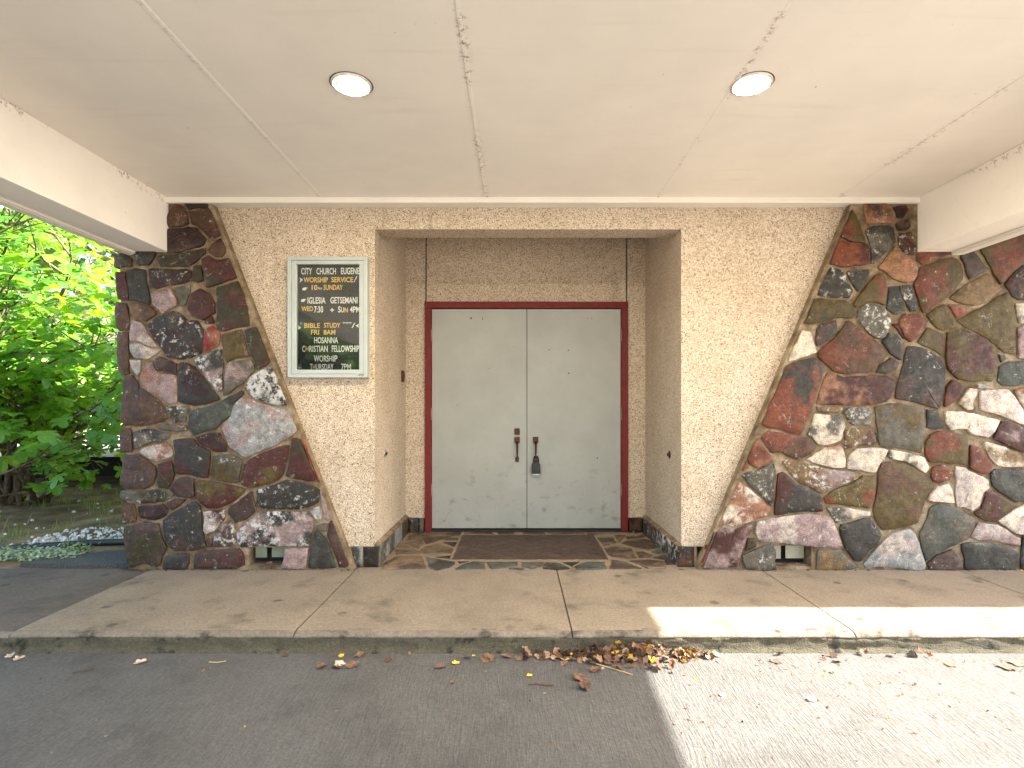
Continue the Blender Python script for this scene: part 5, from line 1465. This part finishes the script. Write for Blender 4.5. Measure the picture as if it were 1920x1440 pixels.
def dead_mesh(k, mat):
    if (k, mat.name) not in DEADM:
        me = bpy.data.meshes.new('dead_leaf'); me.from_pydata([tuple(v) for v in DEADG[k][0]], [], DEADG[k][1]); me.materials.append(mat)
        me.polygons.foreach_set('use_smooth', [False]*len(me.polygons)); DEADM[(k, mat.name)] = me
    return DEADM[(k, mat.name)]
r6 = random.Random(17)
MATS = {'b': M_DEADB, 'y': M_DEADY, 'p': M_DEADP}
def pxd(px, py):
    """where the line through this print position meets the drive"""
    Z = (1.155+0.105+0.03*2.82)/((py-765)/1025.0 + 0.03)
    y = Z-3.97
    return (px-968)*Z/1025.0, y, drive_z(y)
for px, py, wpx, kd, lbl in GROUND_LEAVES:
    x, y, z = pxd(px, py)
    s = wpx*0.5*(y+3.97)/1025.0
    o = bpy.data.objects.new('dead_leaf', dead_mesh(r6.randrange(6), MATS[kd]))
    link(o, None, (x, y, z+0.002)); o.scale = (s, s*1.15, s*0.9)
    o.rotation_euler = (r6.gauss(0, .12), r6.gauss(0, .12), r6.uniform(0, 6.28))
    tag(o, lbl, 'leaf', {'b': 'brown leaves on the driveway', 'y': 'yellow leaves on the driveway', 'p': 'pale leaves on the driveway'}[kd])
pile = MB()
for _ in range(330):
    u = r6.gauss(0.62, 0.19) if r6.random() < .75 else r6.uniform(0.0, 1.0)
    if r6.random() < 0.10: u = r6.uniform(-1.2, 2.2)
    elif not 0 <= u <= 1.03: continue
    px = 975 + u*355
    d = abs(r6.gauss(0, 1))*(0.07 if 0.35 < u < 0.8 else 0.045)
    x, _, _ = pxd(px, 1228); y = KERB_Y - 0.015 - d
    hmax = max(0.0, (0.055 if 0.35 < u < .78 else 0.02) - d*0.28)
    z = drive_z(y) + r6.uniform(0, 1)*hmax
    vs, fs = DEADG[r6.randrange(6)]
    s = r6.uniform(0.010, 0.030)
    e = Euler((r6.gauss(0, .55), r6.gauss(0, .55), r6.uniform(0, 6.28))).to_matrix()
    q = [e @ (v*s) for v in vs]; lo = min(v.z for v in q)
    pile.add([v + Vector((x, y, max(z, drive_z(y)+0.002) - min(lo, 0)*0.6)) for v in q], fs)
tag(pile.build('leaf_litter', M_DEAD, recalc=False), 'drift of brown and yellow dead leaves swept against the kerb', 'leaf litter', kind='stuff')
crumbs = MB()
for _ in range(260):
    px, py = r6.uniform(1240, 1930), r6.uniform(1226, 1380)
    x, y, z = pxd(px, py)
    if r6.random() < 0.5: x, y = r6.uniform(-3.2, 3.6), r6.uniform(-2.1, -1.2); z = drive_z(y)
    vs, fs = DEADG[r6.randrange(6)]; s = r6.uniform(0.002, 0.009)
    e = Euler((r6.gauss(0, .3), r6.gauss(0, .3), r6.uniform(0, 6.28))).to_matrix()
    crumbs.add([e @ Vector((v.x*s*1.5, v.y*s*.7, v.z*s)) + Vector((x, y, z+0.003)) for v in vs], fs)
for _ in range(70):   # dirt along the foot of the walls and the doors
    x = r6.uniform(-2.7, 3.6); y = -0.085 - abs(r6.gauss(0, .012)); z = 0.002
    if -1.1 < x < 1.25: y = r6.uniform(0.9, 1.08); x = r6.choice([r6.uniform(-.96, -.8), r6.uniform(.9, 1.15)]); z = .012
    vs, fs = DEADG[r6.randrange(6)]; s = r6.uniform(0.004, 0.014)
    e = Euler((r6.gauss(0, .3), r6.gauss(0, .3), r6.uniform(0, 6.28))).to_matrix()
    crumbs.add([e @ (v*s) + Vector((x, y, z+0.002)) for v in vs], fs)
tag(crumbs.build('leaf_crumbs', M_DEAD, recalc=False), 'scattered brown leaf crumbs on the drive and along the wall foot', 'leaf crumbs', kind='stuff')
def litter_line(pts, rad, mat, name, label, cat):
    q = [Vector(pxd(*p)) + Vector((0, 0, rad+0.003)) for p in pts]
    return tag(MB().tube(q, rad, 6).build(name, mat), label, cat)
litter_line([(1008, 1237), (1022, 1226), (1038, 1231), (1058, 1239), (1078, 1235), (1110, 1244), (1150, 1256), (1186, 1267)], 0.0022, M_STRAW, 'straw_stem', 'long dry straw stem lying by the drift of leaves', 'straw')
litter_line([(991, 1285), (1005, 1284), (1020, 1286), (1037, 1287)], 0.003, M_DEADB, 'twig', 'short knobbly brown twig lying on the drive below the straw', 'twig')
litter_line([(136, 1264), (155, 1260), (177, 1256)], 0.0025, M_TWIG, 'twig', 'thin dark twig on the drive near the dark old walk slab', 'twig')
litter_line([(392, 1243), (408, 1244), (424, 1241)], 0.002, M_STRAW, 'straw_stem', 'short pale straw on the drive below the kerb', 'straw')
for px, py, s, lbl in ((1355, 1305, .011, 'smaller white pebble on the sunlit drive near the shadow edge'), (1522, 1314, .015, 'larger white pebble out on the sunlit drive')):
    x, y, z = pxd(px, py)
    bm = bmesh.new(); bmesh.ops.create_icosphere(bm, subdivisions=2, radius=1.0)
    for v in bm.verts: v.co = Vector((v.co.x*s*1.3, v.co.y*s, v.co.z*s*.6))*(1+0.2*mnoise.noise(v.co*1.7))
    me = bpy.data.meshes.new('pebble'); bm.to_mesh(me); bm.free(); me.materials.append(M_GRAVEL)
    o = link(bpy.data.objects.new('pebble', me), None, (x, y, z+s*.5))
    tag(o, lbl, 'pebble', 'white pebbles on the drive')
# dry leaves caught in the vents
for (vx, vz, lab) in ((-1.78, VZ0, 'dead leaf caught in the slot of the pale green vent'), (1.93, WZ0, 'orange dead leaf caught in the slot of the cream vent'), (2.03, WZ0, 'dark dead leaf lying in the slot of the cream vent')):
    o = bpy.data.objects.new('dead_leaf', dead_mesh(1, M_DEADB)); link(o, None, (vx, -0.035, vz+0.006)); o.scale = (.032, .022, .03); o.rotation_euler = (0.2, 0, vx*3)
    tag(o, lab, 'leaf', 'leaves caught in the vents')
